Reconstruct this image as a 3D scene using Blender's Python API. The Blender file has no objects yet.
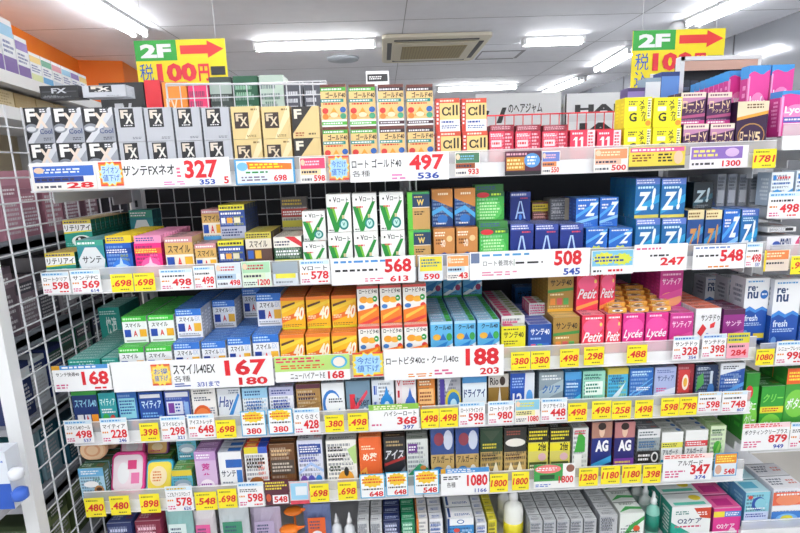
import bpy, math, random
from math import sin, cos, radians, pi
from mathutils import Vector, Matrix
random.seed(7)
SC = bpy.context.scene
COL = SC.collection

# ------------------------------------------------------------------ camera model
EYE = Vector((0.0, 0.0, 1.52))
FPX = 515.0
PI_, RO_, YA_ = radians(11.1), radians(2.0), radians(1.5)
Fv = Vector((sin(YA_) * cos(PI_), cos(YA_) * cos(PI_), -sin(PI_)))
R0 = Vector((cos(YA_), -sin(YA_), 0))
U0 = R0.cross(Fv)
Rv = cos(RO_) * R0 - sin(RO_) * U0
Uv = sin(RO_) * R0 + cos(RO_) * U0
def ray(x, y):
    return Fv * FPX + Rv * (x - 400) - Uv * (y - 266.5)
def at_y(x, y, Y):
    d = ray(x, y); return EYE + d * (Y / d.y)
def at_z(x, y, Z):
    d = ray(x, y); return EYE + d * ((Z - EYE.z) / d.z)
cam = bpy.data.cameras.new('camera'); co = bpy.data.objects.new('camera', cam); COL.objects.link(co)
cam.sensor_width = 36; cam.lens = 36 * FPX / 800; cam.clip_start = 0.02
M = Matrix((( Rv.x, Uv.x, -Fv.x, EYE.x), (Rv.y, Uv.y, -Fv.y, EYE.y), (Rv.z, Uv.z, -Fv.z, EYE.z), (0, 0, 0, 1)))
co.matrix_world = M
SC.camera = co
D = 1.25                      # distance of the shelf fronts

# ------------------------------------------------------------------ materials
def lin(h):
    h = h.lstrip('#'); h = ''.join(c * 2 for c in h) if len(h) == 3 else h; v = [int(h[i:i + 2], 16) / 255 for i in (0, 2, 4)]
    return [c / 12.92 if c <= .04045 else ((c + .055) / 1.055) ** 2.4 for c in v]
_m = {}
def mat(c, rough=.42, metal=0, kind='card'):
    k = (c, rough, metal, kind)
    if k in _m: return _m[k]
    m = bpy.data.materials.new(kind + '_' + c.strip('#')); m.use_nodes = True
    nt = m.node_tree; b = nt.nodes['Principled BSDF']
    b.inputs['Base Color'].default_value = (*lin(c), 1)
    b.inputs['Metallic'].default_value = metal
    nz = nt.nodes.new('ShaderNodeTexNoise'); nz.inputs['Scale'].default_value = 35
    mr = nt.nodes.new('ShaderNodeMapRange'); mr.inputs['To Min'].default_value = max(rough - .06, 0); mr.inputs['To Max'].default_value = rough + .06
    nt.links.new(nz.outputs['Fac'], mr.inputs['Value']); nt.links.new(mr.outputs['Result'], b.inputs['Roughness'])
    _m[k] = m; return m
def emis(c, s, name):
    m = bpy.data.materials.new(name); m.use_nodes = True; b = m.node_tree.nodes['Principled BSDF']
    b.inputs['Base Color'].default_value = (*lin(c), 1); b.inputs['Emission Color'].default_value = (*lin(c), 1); b.inputs['Emission Strength'].default_value = s
    return m
def clear_plastic(name, tint, mix):
    m = bpy.data.materials.new(name); m.use_nodes = True; nt = m.node_tree; nt.nodes.clear()
    o = nt.nodes.new('ShaderNodeOutputMaterial'); t = nt.nodes.new('ShaderNodeBsdfTransparent'); p = nt.nodes.new('ShaderNodeBsdfPrincipled')
    p.inputs['Base Color'].default_value = (*lin(tint), 1); p.inputs['Roughness'].default_value = .12
    mx = nt.nodes.new('ShaderNodeMixShader'); mx.inputs[0].default_value = mix
    nt.links.new(t.outputs[0], mx.inputs[1]); nt.links.new(p.outputs[0], mx.inputs[2]); nt.links.new(mx.outputs[0], o.inputs[0])
    return m

# ------------------------------------------------------------------ text outlines
_tx = {}
_cu = bpy.data.curves.new('lettering', 'FONT'); _to = bpy.data.objects.new('lettering', _cu); COL.objects.link(_to)
def text_shape(s, bold=0.0):
    k = (s, bold)
    if k in _tx: return _tx[k]
    _cu.body = s; _cu.resolution_u = 2; _cu.offset = bold
    dg = bpy.context.evaluated_depsgraph_get(); dg.update()
    me = bpy.data.meshes.new_from_object(_to.evaluated_get(dg))
    vs = [(v.co.x, v.co.y) for v in me.vertices]; fs = [tuple(p.vertices) for p in me.polygons]
    bpy.data.meshes.remove(me)
    xs = [v[0] for v in vs] or [0, 1]; ys = [v[1] for v in vs] or [0, 1]
    x0, y0, w, h = min(xs), min(ys), max(max(xs) - min(xs), 1e-6), max(max(ys) - min(ys), 1e-6)
    vs = [((x - x0) / w, (y - y0) / h) for x, y in vs]
    _tx[k] = (vs, fs); return _tx[k]

# ------------------------------------------------------------------ mesh collector
class MB:
    def __init__(s): s.v = []; s.f = []; s.mi = []; s.ms = []
    def slot(s, m):
        if m not in s.ms: s.ms.append(m)
        return s.ms.index(m)
    def add(s, vs, fs, m):
        b = len(s.v); s.v += [tuple(v) for v in vs]; k = s.slot(m)
        for f in fs: s.f.append(tuple(b + i for i in f)); s.mi.append(k)
    def box(s, x0, y0, z0, x1, y1, z1, m, top=None, front=None, side=None):
        vs = [(x0, y0, z0), (x1, y0, z0), (x1, y1, z0), (x0, y1, z0), (x0, y0, z1), (x1, y0, z1), (x1, y1, z1), (x0, y1, z1)]
        b = len(s.v); s.v += vs
        for f, mm in (((0, 3, 2, 1), m), ((4, 5, 6, 7), top or m), ((0, 1, 5, 4), front or m), ((2, 3, 7, 6), m), ((1, 2, 6, 5), side or m), ((3, 0, 4, 7), side or m)):
            s.f.append(tuple(b + i for i in f)); s.mi.append(s.slot(mm))
    def tube(s, p, q, r, m, n=8, r2=None):
        p, q = Vector(p), Vector(q); d = (q - p).normalized(); a = d.orthogonal().normalized(); c = d.cross(a); r2 = r if r2 is None else r2
        vs = [p + r * (cos(2 * pi * i / n) * a + sin(2 * pi * i / n) * c) for i in range(n)] + [q + r2 * (cos(2 * pi * i / n) * a + sin(2 * pi * i / n) * c) for i in range(n)]
        s.add(vs, [(i, (i + 1) % n, n + (i + 1) % n, n + i) for i in range(n)] + [tuple(range(n))[::-1], tuple(range(n, 2 * n))], m)
    def lathe(s, prof, m, n=16, cx=0, cy=0, sq=1.0):
        vs = [(cx + r * cos(2 * pi * i / n), cy + sq * r * sin(2 * pi * i / n), z) for r, z in prof for i in range(n)]
        fs = [(k * n + i, k * n + (i + 1) % n, (k + 1) * n + (i + 1) % n, (k + 1) * n + i) for k in range(len(prof) - 1) for i in range(n)]
        fs += [tuple(range(n))[::-1], tuple(range((len(prof) - 1) * n, len(prof) * n))]
        s.add(vs, fs, m)
    def art(s, ops, org, ux, uz, w, h, nrm, step=.00009):
        """prints flat shapes given in 0..1 coordinates on the rectangle org + u*w*ux + v*h*uz"""
        org, ux, uz, nrm = Vector(org), Vector(ux), Vector(uz), Vector(nrm)
        def pt(u, v, k): return org + ux * (u * w) + uz * (v * h) + nrm * (step * (k + 1))
        rnd = random.Random(len(ops) * 13 + 5)
        for k, o in enumerate(ops):
            t = o[0]; m = mat(o[-1] if t != 'T' else o[6], .4)
            if t == 'R':
                x0, y0, x1, y1 = o[1:5]
                s.add([pt(x0, y0, k), pt(x1, y0, k), pt(x1, y1, k), pt(x0, y1, k)], [(0, 1, 2, 3)], m)
            elif t == 'E':
                cx, cy, rx, ry = o[1:5]; n = 18
                s.add([pt(cx + rx * cos(2 * pi * i / n), cy + ry * sin(2 * pi * i / n), k) for i in range(n)], [tuple(range(n))], m)
            elif t == 'S':
                cx, cy, rx, ry = o[1:5]; n = 24
                s.add([pt(cx, cy, k)] + [pt(cx + rx * (1 if i % 2 else .78) * cos(2 * pi * i / n), cy + ry * (1 if i % 2 else .78) * sin(2 * pi * i / n), k) for i in range(n)], [(0, 1 + i, 1 + (i + 1) % n) for i in range(n)], m)
            elif t == 'P':
                s.add([pt(x, y, k) for x, y in o[1]], [tuple(range(len(o[1])))], m)
            elif t == 'T':
                vs, fs = text_shape(o[1], o[7] if len(o) > 7 else .012); x0, y0, x1, y1 = o[2:6]; sl = o[8] if len(o) > 8 else 0
                s.add([pt(x0 + (x1 - x0) * x + sl * (y - .5), y0 + (y1 - y0) * y, k) for x, y in vs], fs, m)
            elif t == 'L':
                x0, y0, x1, y1, n = o[1:6]; n = n if (y1 - y0) * h / n < .010 else n + 1; hh = (y1 - y0) / n
                for i in range(n):
                    x = x0; e = x0 + (x1 - x0) * rnd.uniform(.7, 1)
                    while x < e - .01:
                        q = min(x + rnd.uniform(.03, .11) * max(1, (x1 - x0)), e)
                        s.add([pt(x, y0 + hh * (i + .22), k), pt(q, y0 + hh * (i + .22), k), pt(q, y0 + hh * (i + .78), k), pt(x, y0 + hh * (i + .78), k)], [(0, 1, 2, 3)], m)
                        x = q + .025
    def mesh(s, name):
        me = bpy.data.meshes.new(name); me.from_pydata([tuple(v) for v in s.v], [], s.f)
        for m in s.ms: me.materials.append(m)
        me.polygons.foreach_set('material_index', s.mi); me.update(); return me
    def obj(s, name, parent=None, loc=None, smooth=False):
        o = bpy.data.objects.new(name, s.mesh(name)); COL.objects.link(o)
        if parent: o.parent = parent
        if loc is not None: o.location = loc
        if smooth:
            for p in o.data.polygons: p.use_smooth = True
        return o
def tag(o, label, cat, group=None):
    o['label'] = label; o['category'] = cat
    if group: o['group'] = group
    return o
def empty(name, loc=(0, 0, 0), rz=0):
    o = bpy.data.objects.new(name, None); o.location = loc; o.rotation_euler = (0, 0, rz); o.empty_display_size = .02; COL.objects.link(o); return o
def struct(o): o['kind'] = 'structure'; return o
ORD = 'first second third fourth fifth sixth seventh eighth ninth tenth eleventh twelfth thirteenth fourteenth fifteenth sixteenth seventeenth eighteenth nineteenth twentieth'.split()
ORD += ['twenty-' + o for o in ORD[:9]] + ['thirtieth'] + ['thirty-' + o for o in ORD[:9]]
WIRE = mat('#d8dade', .35, 0, 'white_wire')
WHITE = mat('#e6e7ea', .45, 0, 'painted_steel')
# ------------------------------------------------------------------ shelves: rail bottom height relative to the eye
SH = {'top': -.034, 'second': -.283, 'third': -.533, 'fourth': -.686, 'fifth': -.886, 'bottom': -1.11}
SURF = {k: EYE.z + v + .032 for k, v in SH.items()}; SURF['top'] = EYE.z - .002
XL, XM, XR = at_y(30, 188, D).x, at_y(415, 180, D).x, at_y(776, 167, D).x
CLEAR = clear_plastic('clear_price_strip', '#ffffff', .30)
def shelf(key, x0, x1, zb, label, rail_h=.062, depth=.462, yf=D):
    root = empty('store_shelf', ((x0 + x1) / 2, yf + .01, zb)); tag(root, label, 'shelf', None); w = (x1 - x0) / 2
    b = MB(); b.box(-w, 0, .002, w, depth, .030, WHITE); b.box(-w, depth - .004, .03, w, depth, .05, WHITE); b.obj('board', root)
    r = MB(); r.box(-w, -.006, 0, w, -.001, .034, mat('#eff0f2', .25, 0, 'white_pvc')); r.box(-w, -.010, 0, w, -.006, .004, mat('#f4f4f6', .25, 0, 'white_pvc')); rl_ = r.obj('price_rail', root)
    r = MB(); r.box(-w, -.0052, .034, w, -.0035, rail_h, CLEAR); r.box(-w, -.0060, rail_h, w, -.003, rail_h + .0015, mat('#f4f6f8', .2, 0, 'white_pvc')); r.obj('clear_fence', rl_)
    for sx in (-w + .006, w - .006):
        k = MB(); k.box(sx - .0015, .06, -.03, sx + .0015, depth, .0, WHITE); k.box(sx - .0015, depth - .12, -.055, sx + .0015, depth, -.028, WHITE); k.obj('bracket', root)
    return root
names = {'top': 'topmost', 'second': 'second', 'third': 'third', 'fourth': 'fourth', 'fifth': 'fifth', 'bottom': 'lowest'}
for k, z in SH.items():
    zb = EYE.z + z
    shelf(k, XL, XM - .003, zb, 'white steel shelf, %s one from the top in the bay beside the wire panel' % names[k] if k not in ('top', 'bottom') else 'white steel %s shelf of the bay beside the wire panel' % names[k])
    shelf(k, XM + .001, XR, zb, 'white steel shelf, %s one from the top in the middle bay' % names[k] if k not in ('top', 'bottom') else 'white steel %s shelf of the middle bay' % names[k])
X3 = XR + .012; X4 = X3 + .30
SIDE = {'upper': at_y(790, 219, D).z, 'sec': at_y(795, 269, D).z, 'renu': at_y(780, 366, D).z, 'green': at_y(780, 452, D).z, 'low': EYE.z - 1.08, 'crown': at_y(790, 150, D).z}
for k, t in (('crown', 'topmost white shelf of the rightmost bay holding large pink packs'), ('upper', 'white shelf of the rightmost bay holding the blue and white solution box'), ('sec', 'white shelf of the rightmost bay just below the card reading 498'),
             ('renu', 'white shelf of the rightmost bay under the white and blue solution boxes'), ('green', 'white shelf of the rightmost bay under the green boxes'), ('low', 'lowest white shelf of the rightmost bay')):
    shelf('r_' + k, X3, X4, SIDE[k], t)
# gondola frame
g = tag(empty('gondola_frame', (0, D + .48, 0)), 'white steel frame behind all the shelves with dark perforated back and added shade sheet', 'shelving frame')
m = MB(); m.box(XM + .01, .03, .12, X4, .045, 1.50, mat('#33363c', .6, 0, 'dark_panel'))
for i in range(70):
    for j in range(0): pass
m.obj('back_panel', g)
m = MB(); m.box(XL, .04, .12, XM, .055, 1.47, mat('#26282d', .6, 0, 'dark_panel')); m.obj('back_panel', g)  # added dark sheet for the shaded open space behind the mesh
for x in (XL + .015, XM, XR, X4):
    m = MB(); m.box(x - .018, 0, .0, x + .018, .03, 1.56, mat('#c9cbd0', .4, 0, 'painted_steel'))
    for i in range(28): m.box(x - .004, -.0012, .2 + i * .045, x + .004, 0, .222 + i * .045, mat('#3a3c40', .6))
    m.obj('upright', g)
def wire_grid(m, x0, x1, z0, z1, y, s, r=.0016):
    n = max(1, round((x1 - x0) / s)); k = max(1, round((z1 - z0) / s))
    for i in range(n + 1): m.tube((x0 + (x1 - x0) * i / n, y, z0), (x0 + (x1 - x0) * i / n, y, z1), r, WIRE, 6)
    for j in range(k + 1): m.tube((x0, y + 2 * r, z0 + (z1 - z0) * j / k), (x1, y + 2 * r, z0 + (z1 - z0) * j / k), r, WIRE, 6)
m = MB(); wire_grid(m, XL + .035, XM - .02, 1.18, 1.52, 0.012, .05); m.obj('back_mesh', g)
# wire fence above the first bay
f0 = at_y(166, 84, D + .44); f1 = at_y(326, 84, D + .44)
m = MB(); wire_grid(m, f0.x, f1.x, 1.55, f0.z - .005, 0, .042, .0018)
m.tube((f0.x, 0, f0.z), (f1.x, 0, f1.z), .003, WIRE); m.tube((f0.x, 0, 1.545), (f0.x, 0, f0.z), .003, WIRE); m.tube((f1.x, 0, 1.545), (f1.x, 0, f1.z), .003, WIRE)
tag(m.obj('wire_fence', None, (0, D + .44, 0)), 'white wire fence standing above the top shelf behind the silver boxes', 'wire fence')
# wire side panel
px = XL - .045
sp = tag(empty('wire_side_panel', (px, D, 0)), 'white wire mesh end panel with thick front post beside the shelves', 'wire panel')
pc = at_y(36, 533, 1.13).x
m = MB(); m.box(-.016, -.128, 0, .016, -.096, 1.95, mat('#eceef0', .4, 0, 'painted_steel')); m.obj('post', sp)
m = MB()
for i in range(11):
    y = -.09 + i * .058; m.tube((0, y, .05), (0, y, 1.69), .0022, WIRE, 6)
for j in range(28):
    z = .06 + j * .0585; m.tube((.003, -.10, z), (.003, .5, z), .0020, WIRE, 6)
m.obj('wire_mesh', sp)

# ------------------------------------------------------------------ product designs
R_ = lambda *a: ('R',) + a
E_ = lambda *a: ('E',) + a
P_ = lambda pts, c: ('P', pts, c)
T_ = lambda s, x0, y0, x1, y1, c, b=.012, sl=0: ('T', s, x0, y0, x1, y1, c, b, sl)
L_ = lambda *a: ('L',) + a
DS = {}
def ds(key, desc, front, side, top, ops, topops=(), name='eye_drop_box', cat='eye drop box', sideops=()):
    DS[key] = dict(desc=desc, front=front, side=side, top=top, ops=list(ops), topops=list(topops), name=name, cat=cat, sideops=list(sideops))
K, W, RD, BL, YE, GR = '#1a1a1e', '#f4f4f6', '#d8202c', '#1748b0', '#f8d21c', '#1c9a48'
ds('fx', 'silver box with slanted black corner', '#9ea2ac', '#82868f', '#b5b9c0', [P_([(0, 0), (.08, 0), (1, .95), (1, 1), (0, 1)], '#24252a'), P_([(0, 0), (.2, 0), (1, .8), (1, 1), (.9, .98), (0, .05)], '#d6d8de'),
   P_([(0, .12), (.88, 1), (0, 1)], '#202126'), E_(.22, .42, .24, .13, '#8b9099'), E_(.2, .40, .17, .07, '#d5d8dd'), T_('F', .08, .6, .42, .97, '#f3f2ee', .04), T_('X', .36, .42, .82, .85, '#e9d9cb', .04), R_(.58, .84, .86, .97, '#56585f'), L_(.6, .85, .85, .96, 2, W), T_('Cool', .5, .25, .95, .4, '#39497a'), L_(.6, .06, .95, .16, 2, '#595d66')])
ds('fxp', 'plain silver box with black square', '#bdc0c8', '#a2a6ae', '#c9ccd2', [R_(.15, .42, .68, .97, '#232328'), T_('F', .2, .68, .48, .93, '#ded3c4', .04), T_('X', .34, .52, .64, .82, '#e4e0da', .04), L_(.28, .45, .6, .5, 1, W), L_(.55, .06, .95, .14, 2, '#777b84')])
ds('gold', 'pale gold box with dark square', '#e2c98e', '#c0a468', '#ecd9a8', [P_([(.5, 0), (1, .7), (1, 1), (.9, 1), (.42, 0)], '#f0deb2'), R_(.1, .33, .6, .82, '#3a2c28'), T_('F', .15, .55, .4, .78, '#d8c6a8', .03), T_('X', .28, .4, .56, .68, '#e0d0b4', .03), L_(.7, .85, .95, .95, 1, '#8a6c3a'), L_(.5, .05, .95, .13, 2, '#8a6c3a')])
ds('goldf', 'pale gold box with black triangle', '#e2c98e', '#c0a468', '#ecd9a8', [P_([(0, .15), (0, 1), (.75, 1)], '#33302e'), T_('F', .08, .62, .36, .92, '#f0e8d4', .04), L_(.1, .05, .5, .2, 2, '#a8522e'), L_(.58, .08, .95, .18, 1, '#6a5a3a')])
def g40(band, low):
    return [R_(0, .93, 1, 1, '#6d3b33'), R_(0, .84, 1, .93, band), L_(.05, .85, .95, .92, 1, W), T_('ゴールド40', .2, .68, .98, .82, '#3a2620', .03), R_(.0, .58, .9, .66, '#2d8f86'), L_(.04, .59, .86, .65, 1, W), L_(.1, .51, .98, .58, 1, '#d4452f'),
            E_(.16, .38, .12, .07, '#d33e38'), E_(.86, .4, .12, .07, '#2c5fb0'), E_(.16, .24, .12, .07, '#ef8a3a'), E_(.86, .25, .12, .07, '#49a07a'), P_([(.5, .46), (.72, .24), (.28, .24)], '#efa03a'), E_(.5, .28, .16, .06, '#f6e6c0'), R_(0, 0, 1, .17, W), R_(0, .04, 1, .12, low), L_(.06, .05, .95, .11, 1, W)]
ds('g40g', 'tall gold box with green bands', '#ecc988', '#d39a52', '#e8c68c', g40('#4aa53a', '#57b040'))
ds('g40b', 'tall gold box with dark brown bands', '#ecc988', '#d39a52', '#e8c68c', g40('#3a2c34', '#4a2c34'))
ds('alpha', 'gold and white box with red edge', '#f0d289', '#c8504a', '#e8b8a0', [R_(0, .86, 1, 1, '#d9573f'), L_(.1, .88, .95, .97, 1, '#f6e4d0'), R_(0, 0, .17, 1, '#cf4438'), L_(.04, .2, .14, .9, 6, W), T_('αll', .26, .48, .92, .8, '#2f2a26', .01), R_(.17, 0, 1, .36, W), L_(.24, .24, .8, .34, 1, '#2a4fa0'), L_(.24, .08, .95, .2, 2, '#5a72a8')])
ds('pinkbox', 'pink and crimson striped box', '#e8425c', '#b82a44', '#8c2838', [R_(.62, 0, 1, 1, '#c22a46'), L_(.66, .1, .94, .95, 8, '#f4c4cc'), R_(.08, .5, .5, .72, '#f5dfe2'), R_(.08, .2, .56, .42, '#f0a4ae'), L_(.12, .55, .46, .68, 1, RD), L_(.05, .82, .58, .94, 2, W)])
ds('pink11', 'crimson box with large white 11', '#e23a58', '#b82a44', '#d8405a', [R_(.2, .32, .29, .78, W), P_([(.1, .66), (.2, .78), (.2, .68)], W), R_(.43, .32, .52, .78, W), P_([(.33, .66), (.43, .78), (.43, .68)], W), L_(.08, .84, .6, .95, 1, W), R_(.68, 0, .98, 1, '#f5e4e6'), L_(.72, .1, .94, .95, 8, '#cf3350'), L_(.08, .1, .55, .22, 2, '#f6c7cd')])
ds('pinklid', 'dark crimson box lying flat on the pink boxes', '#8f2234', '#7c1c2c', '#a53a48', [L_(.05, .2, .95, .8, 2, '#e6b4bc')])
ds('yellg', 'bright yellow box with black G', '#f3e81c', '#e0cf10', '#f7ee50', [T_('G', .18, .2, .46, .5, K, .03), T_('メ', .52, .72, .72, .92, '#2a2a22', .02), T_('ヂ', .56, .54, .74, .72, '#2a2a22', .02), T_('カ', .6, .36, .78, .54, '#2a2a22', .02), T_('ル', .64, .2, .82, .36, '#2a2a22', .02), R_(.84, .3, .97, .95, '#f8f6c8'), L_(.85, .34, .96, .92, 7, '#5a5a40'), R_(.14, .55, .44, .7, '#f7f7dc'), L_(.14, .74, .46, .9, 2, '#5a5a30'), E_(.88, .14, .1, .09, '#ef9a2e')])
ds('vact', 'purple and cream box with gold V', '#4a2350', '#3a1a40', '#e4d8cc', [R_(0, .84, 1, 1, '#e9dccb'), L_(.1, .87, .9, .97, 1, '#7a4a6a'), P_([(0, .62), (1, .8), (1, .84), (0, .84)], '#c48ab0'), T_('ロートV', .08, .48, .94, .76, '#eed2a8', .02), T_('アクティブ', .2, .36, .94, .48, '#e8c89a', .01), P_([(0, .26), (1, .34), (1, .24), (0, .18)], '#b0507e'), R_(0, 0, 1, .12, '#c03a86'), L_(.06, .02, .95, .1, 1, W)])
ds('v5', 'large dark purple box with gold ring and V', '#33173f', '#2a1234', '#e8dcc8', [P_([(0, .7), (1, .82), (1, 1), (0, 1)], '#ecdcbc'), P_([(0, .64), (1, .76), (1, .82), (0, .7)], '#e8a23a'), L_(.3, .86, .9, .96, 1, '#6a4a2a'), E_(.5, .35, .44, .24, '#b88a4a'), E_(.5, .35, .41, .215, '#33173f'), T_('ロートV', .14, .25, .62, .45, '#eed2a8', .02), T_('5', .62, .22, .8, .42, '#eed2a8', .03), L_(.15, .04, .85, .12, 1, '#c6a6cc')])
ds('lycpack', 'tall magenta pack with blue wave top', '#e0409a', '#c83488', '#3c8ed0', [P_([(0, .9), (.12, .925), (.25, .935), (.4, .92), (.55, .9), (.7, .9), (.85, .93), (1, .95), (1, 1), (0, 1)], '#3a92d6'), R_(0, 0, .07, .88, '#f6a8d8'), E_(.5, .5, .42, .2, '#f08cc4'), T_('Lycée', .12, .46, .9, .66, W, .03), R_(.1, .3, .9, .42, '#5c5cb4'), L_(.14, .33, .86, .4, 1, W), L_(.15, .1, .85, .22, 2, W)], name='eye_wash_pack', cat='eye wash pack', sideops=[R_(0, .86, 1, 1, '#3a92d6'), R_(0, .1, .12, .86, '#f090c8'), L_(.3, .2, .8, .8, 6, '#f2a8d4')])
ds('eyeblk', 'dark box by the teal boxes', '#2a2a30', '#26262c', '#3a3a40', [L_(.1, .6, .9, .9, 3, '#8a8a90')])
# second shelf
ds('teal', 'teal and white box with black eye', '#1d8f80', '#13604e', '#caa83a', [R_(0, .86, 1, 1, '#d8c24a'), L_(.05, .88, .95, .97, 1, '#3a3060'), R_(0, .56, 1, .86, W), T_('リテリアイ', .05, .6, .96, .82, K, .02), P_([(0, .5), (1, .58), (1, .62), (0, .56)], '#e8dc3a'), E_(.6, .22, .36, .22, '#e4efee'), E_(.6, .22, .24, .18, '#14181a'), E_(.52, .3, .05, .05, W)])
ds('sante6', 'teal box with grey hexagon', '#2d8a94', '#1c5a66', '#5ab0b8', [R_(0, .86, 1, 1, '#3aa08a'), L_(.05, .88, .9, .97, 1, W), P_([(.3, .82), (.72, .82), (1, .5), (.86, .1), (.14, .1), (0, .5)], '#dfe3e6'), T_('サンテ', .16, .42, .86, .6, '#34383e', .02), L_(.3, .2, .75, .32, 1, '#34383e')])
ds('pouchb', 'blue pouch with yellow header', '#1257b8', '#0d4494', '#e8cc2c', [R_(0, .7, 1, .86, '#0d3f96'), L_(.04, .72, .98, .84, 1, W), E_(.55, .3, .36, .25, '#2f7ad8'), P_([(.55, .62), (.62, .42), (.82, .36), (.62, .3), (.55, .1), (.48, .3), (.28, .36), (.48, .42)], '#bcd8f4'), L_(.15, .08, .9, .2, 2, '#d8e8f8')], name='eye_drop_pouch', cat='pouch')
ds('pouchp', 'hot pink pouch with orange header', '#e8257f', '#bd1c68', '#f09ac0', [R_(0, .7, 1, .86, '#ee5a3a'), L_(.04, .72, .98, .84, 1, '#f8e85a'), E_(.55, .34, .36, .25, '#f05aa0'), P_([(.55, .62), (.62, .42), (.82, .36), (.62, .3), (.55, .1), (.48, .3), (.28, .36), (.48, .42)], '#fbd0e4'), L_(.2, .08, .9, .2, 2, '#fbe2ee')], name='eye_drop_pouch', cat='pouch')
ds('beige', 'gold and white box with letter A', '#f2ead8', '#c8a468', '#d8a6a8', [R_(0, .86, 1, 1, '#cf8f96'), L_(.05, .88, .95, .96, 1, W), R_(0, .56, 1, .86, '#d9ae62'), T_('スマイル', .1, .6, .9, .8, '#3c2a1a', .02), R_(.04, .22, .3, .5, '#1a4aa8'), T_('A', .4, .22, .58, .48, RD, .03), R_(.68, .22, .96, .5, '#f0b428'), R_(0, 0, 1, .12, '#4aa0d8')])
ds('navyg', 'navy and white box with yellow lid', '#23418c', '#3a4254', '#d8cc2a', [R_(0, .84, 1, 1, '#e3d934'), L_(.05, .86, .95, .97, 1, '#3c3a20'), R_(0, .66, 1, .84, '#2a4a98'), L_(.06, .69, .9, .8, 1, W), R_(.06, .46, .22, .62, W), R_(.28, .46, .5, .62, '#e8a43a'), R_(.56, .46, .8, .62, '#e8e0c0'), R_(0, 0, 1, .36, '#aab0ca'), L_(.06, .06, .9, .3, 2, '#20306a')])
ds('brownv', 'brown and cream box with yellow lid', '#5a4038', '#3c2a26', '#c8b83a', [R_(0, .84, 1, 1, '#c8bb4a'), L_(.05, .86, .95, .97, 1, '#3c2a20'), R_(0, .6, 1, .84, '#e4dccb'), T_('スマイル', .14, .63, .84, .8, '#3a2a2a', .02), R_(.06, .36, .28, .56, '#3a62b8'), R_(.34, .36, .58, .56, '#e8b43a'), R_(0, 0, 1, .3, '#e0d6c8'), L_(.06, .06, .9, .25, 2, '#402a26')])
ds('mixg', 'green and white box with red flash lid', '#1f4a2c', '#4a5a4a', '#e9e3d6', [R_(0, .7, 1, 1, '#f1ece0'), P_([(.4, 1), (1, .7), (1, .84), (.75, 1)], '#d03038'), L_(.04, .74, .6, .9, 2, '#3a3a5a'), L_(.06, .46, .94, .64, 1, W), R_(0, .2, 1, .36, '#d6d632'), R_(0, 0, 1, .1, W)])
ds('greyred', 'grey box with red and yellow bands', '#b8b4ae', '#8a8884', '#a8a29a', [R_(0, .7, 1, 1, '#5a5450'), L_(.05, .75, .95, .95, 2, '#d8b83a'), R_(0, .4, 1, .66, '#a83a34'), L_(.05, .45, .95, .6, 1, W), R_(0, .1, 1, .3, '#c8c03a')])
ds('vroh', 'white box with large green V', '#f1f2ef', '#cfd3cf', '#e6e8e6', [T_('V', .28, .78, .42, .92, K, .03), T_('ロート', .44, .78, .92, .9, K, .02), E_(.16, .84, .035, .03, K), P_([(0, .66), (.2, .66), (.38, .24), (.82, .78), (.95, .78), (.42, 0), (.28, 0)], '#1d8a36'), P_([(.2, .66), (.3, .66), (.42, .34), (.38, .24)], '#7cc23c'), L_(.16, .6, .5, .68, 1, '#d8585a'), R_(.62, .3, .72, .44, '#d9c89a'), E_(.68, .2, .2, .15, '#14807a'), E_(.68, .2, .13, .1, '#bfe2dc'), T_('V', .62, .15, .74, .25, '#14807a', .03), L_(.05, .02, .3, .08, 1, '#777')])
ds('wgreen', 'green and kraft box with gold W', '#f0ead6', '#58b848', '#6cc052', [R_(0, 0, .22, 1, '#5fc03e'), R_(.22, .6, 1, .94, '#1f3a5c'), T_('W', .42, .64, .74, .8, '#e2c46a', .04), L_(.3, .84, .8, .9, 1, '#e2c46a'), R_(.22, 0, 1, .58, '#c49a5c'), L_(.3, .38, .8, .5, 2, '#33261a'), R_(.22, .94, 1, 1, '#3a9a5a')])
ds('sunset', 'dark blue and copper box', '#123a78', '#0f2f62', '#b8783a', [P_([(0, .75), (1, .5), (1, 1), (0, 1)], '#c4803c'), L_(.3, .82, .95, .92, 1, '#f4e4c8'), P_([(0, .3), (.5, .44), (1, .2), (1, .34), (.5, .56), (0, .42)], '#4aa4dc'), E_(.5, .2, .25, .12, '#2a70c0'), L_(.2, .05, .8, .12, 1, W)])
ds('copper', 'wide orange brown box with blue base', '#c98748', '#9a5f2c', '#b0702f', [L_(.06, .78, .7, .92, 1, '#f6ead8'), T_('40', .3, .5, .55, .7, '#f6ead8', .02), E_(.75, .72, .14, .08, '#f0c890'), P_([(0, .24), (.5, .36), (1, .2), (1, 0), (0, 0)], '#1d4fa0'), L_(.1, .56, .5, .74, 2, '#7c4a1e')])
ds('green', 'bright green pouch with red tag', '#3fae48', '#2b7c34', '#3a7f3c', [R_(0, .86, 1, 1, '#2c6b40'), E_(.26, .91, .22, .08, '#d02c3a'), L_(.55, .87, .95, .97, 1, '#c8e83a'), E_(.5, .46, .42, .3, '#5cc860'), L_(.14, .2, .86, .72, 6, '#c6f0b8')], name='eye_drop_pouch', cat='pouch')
ds('navya', 'navy box with white letter A', '#152c7e', '#0f2060', '#3c4f9c', [R_(0, .84, 1, 1, '#3a4ea0'), L_(.05, .86, .95, .98, 1, '#e2e4f4'), L_(.5, .76, .96, .83, 1, '#d84a5a'), P_([(.5, .7), (.56, .7), (.76, .1), (.68, .1)], '#b8d4f8'), P_([(.5, .7), (.44, .7), (.24, .1), (.32, .1)], '#b8d4f8'), P_([(.36, .28), (.64, .28), (.64, .34), (.36, .34)], '#b8d4f8'), E_(.5, .16, .08, .1, '#4a8ae8')], [L_(.05, .1, .95, .9, 3, '#aab4dc')])
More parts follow.
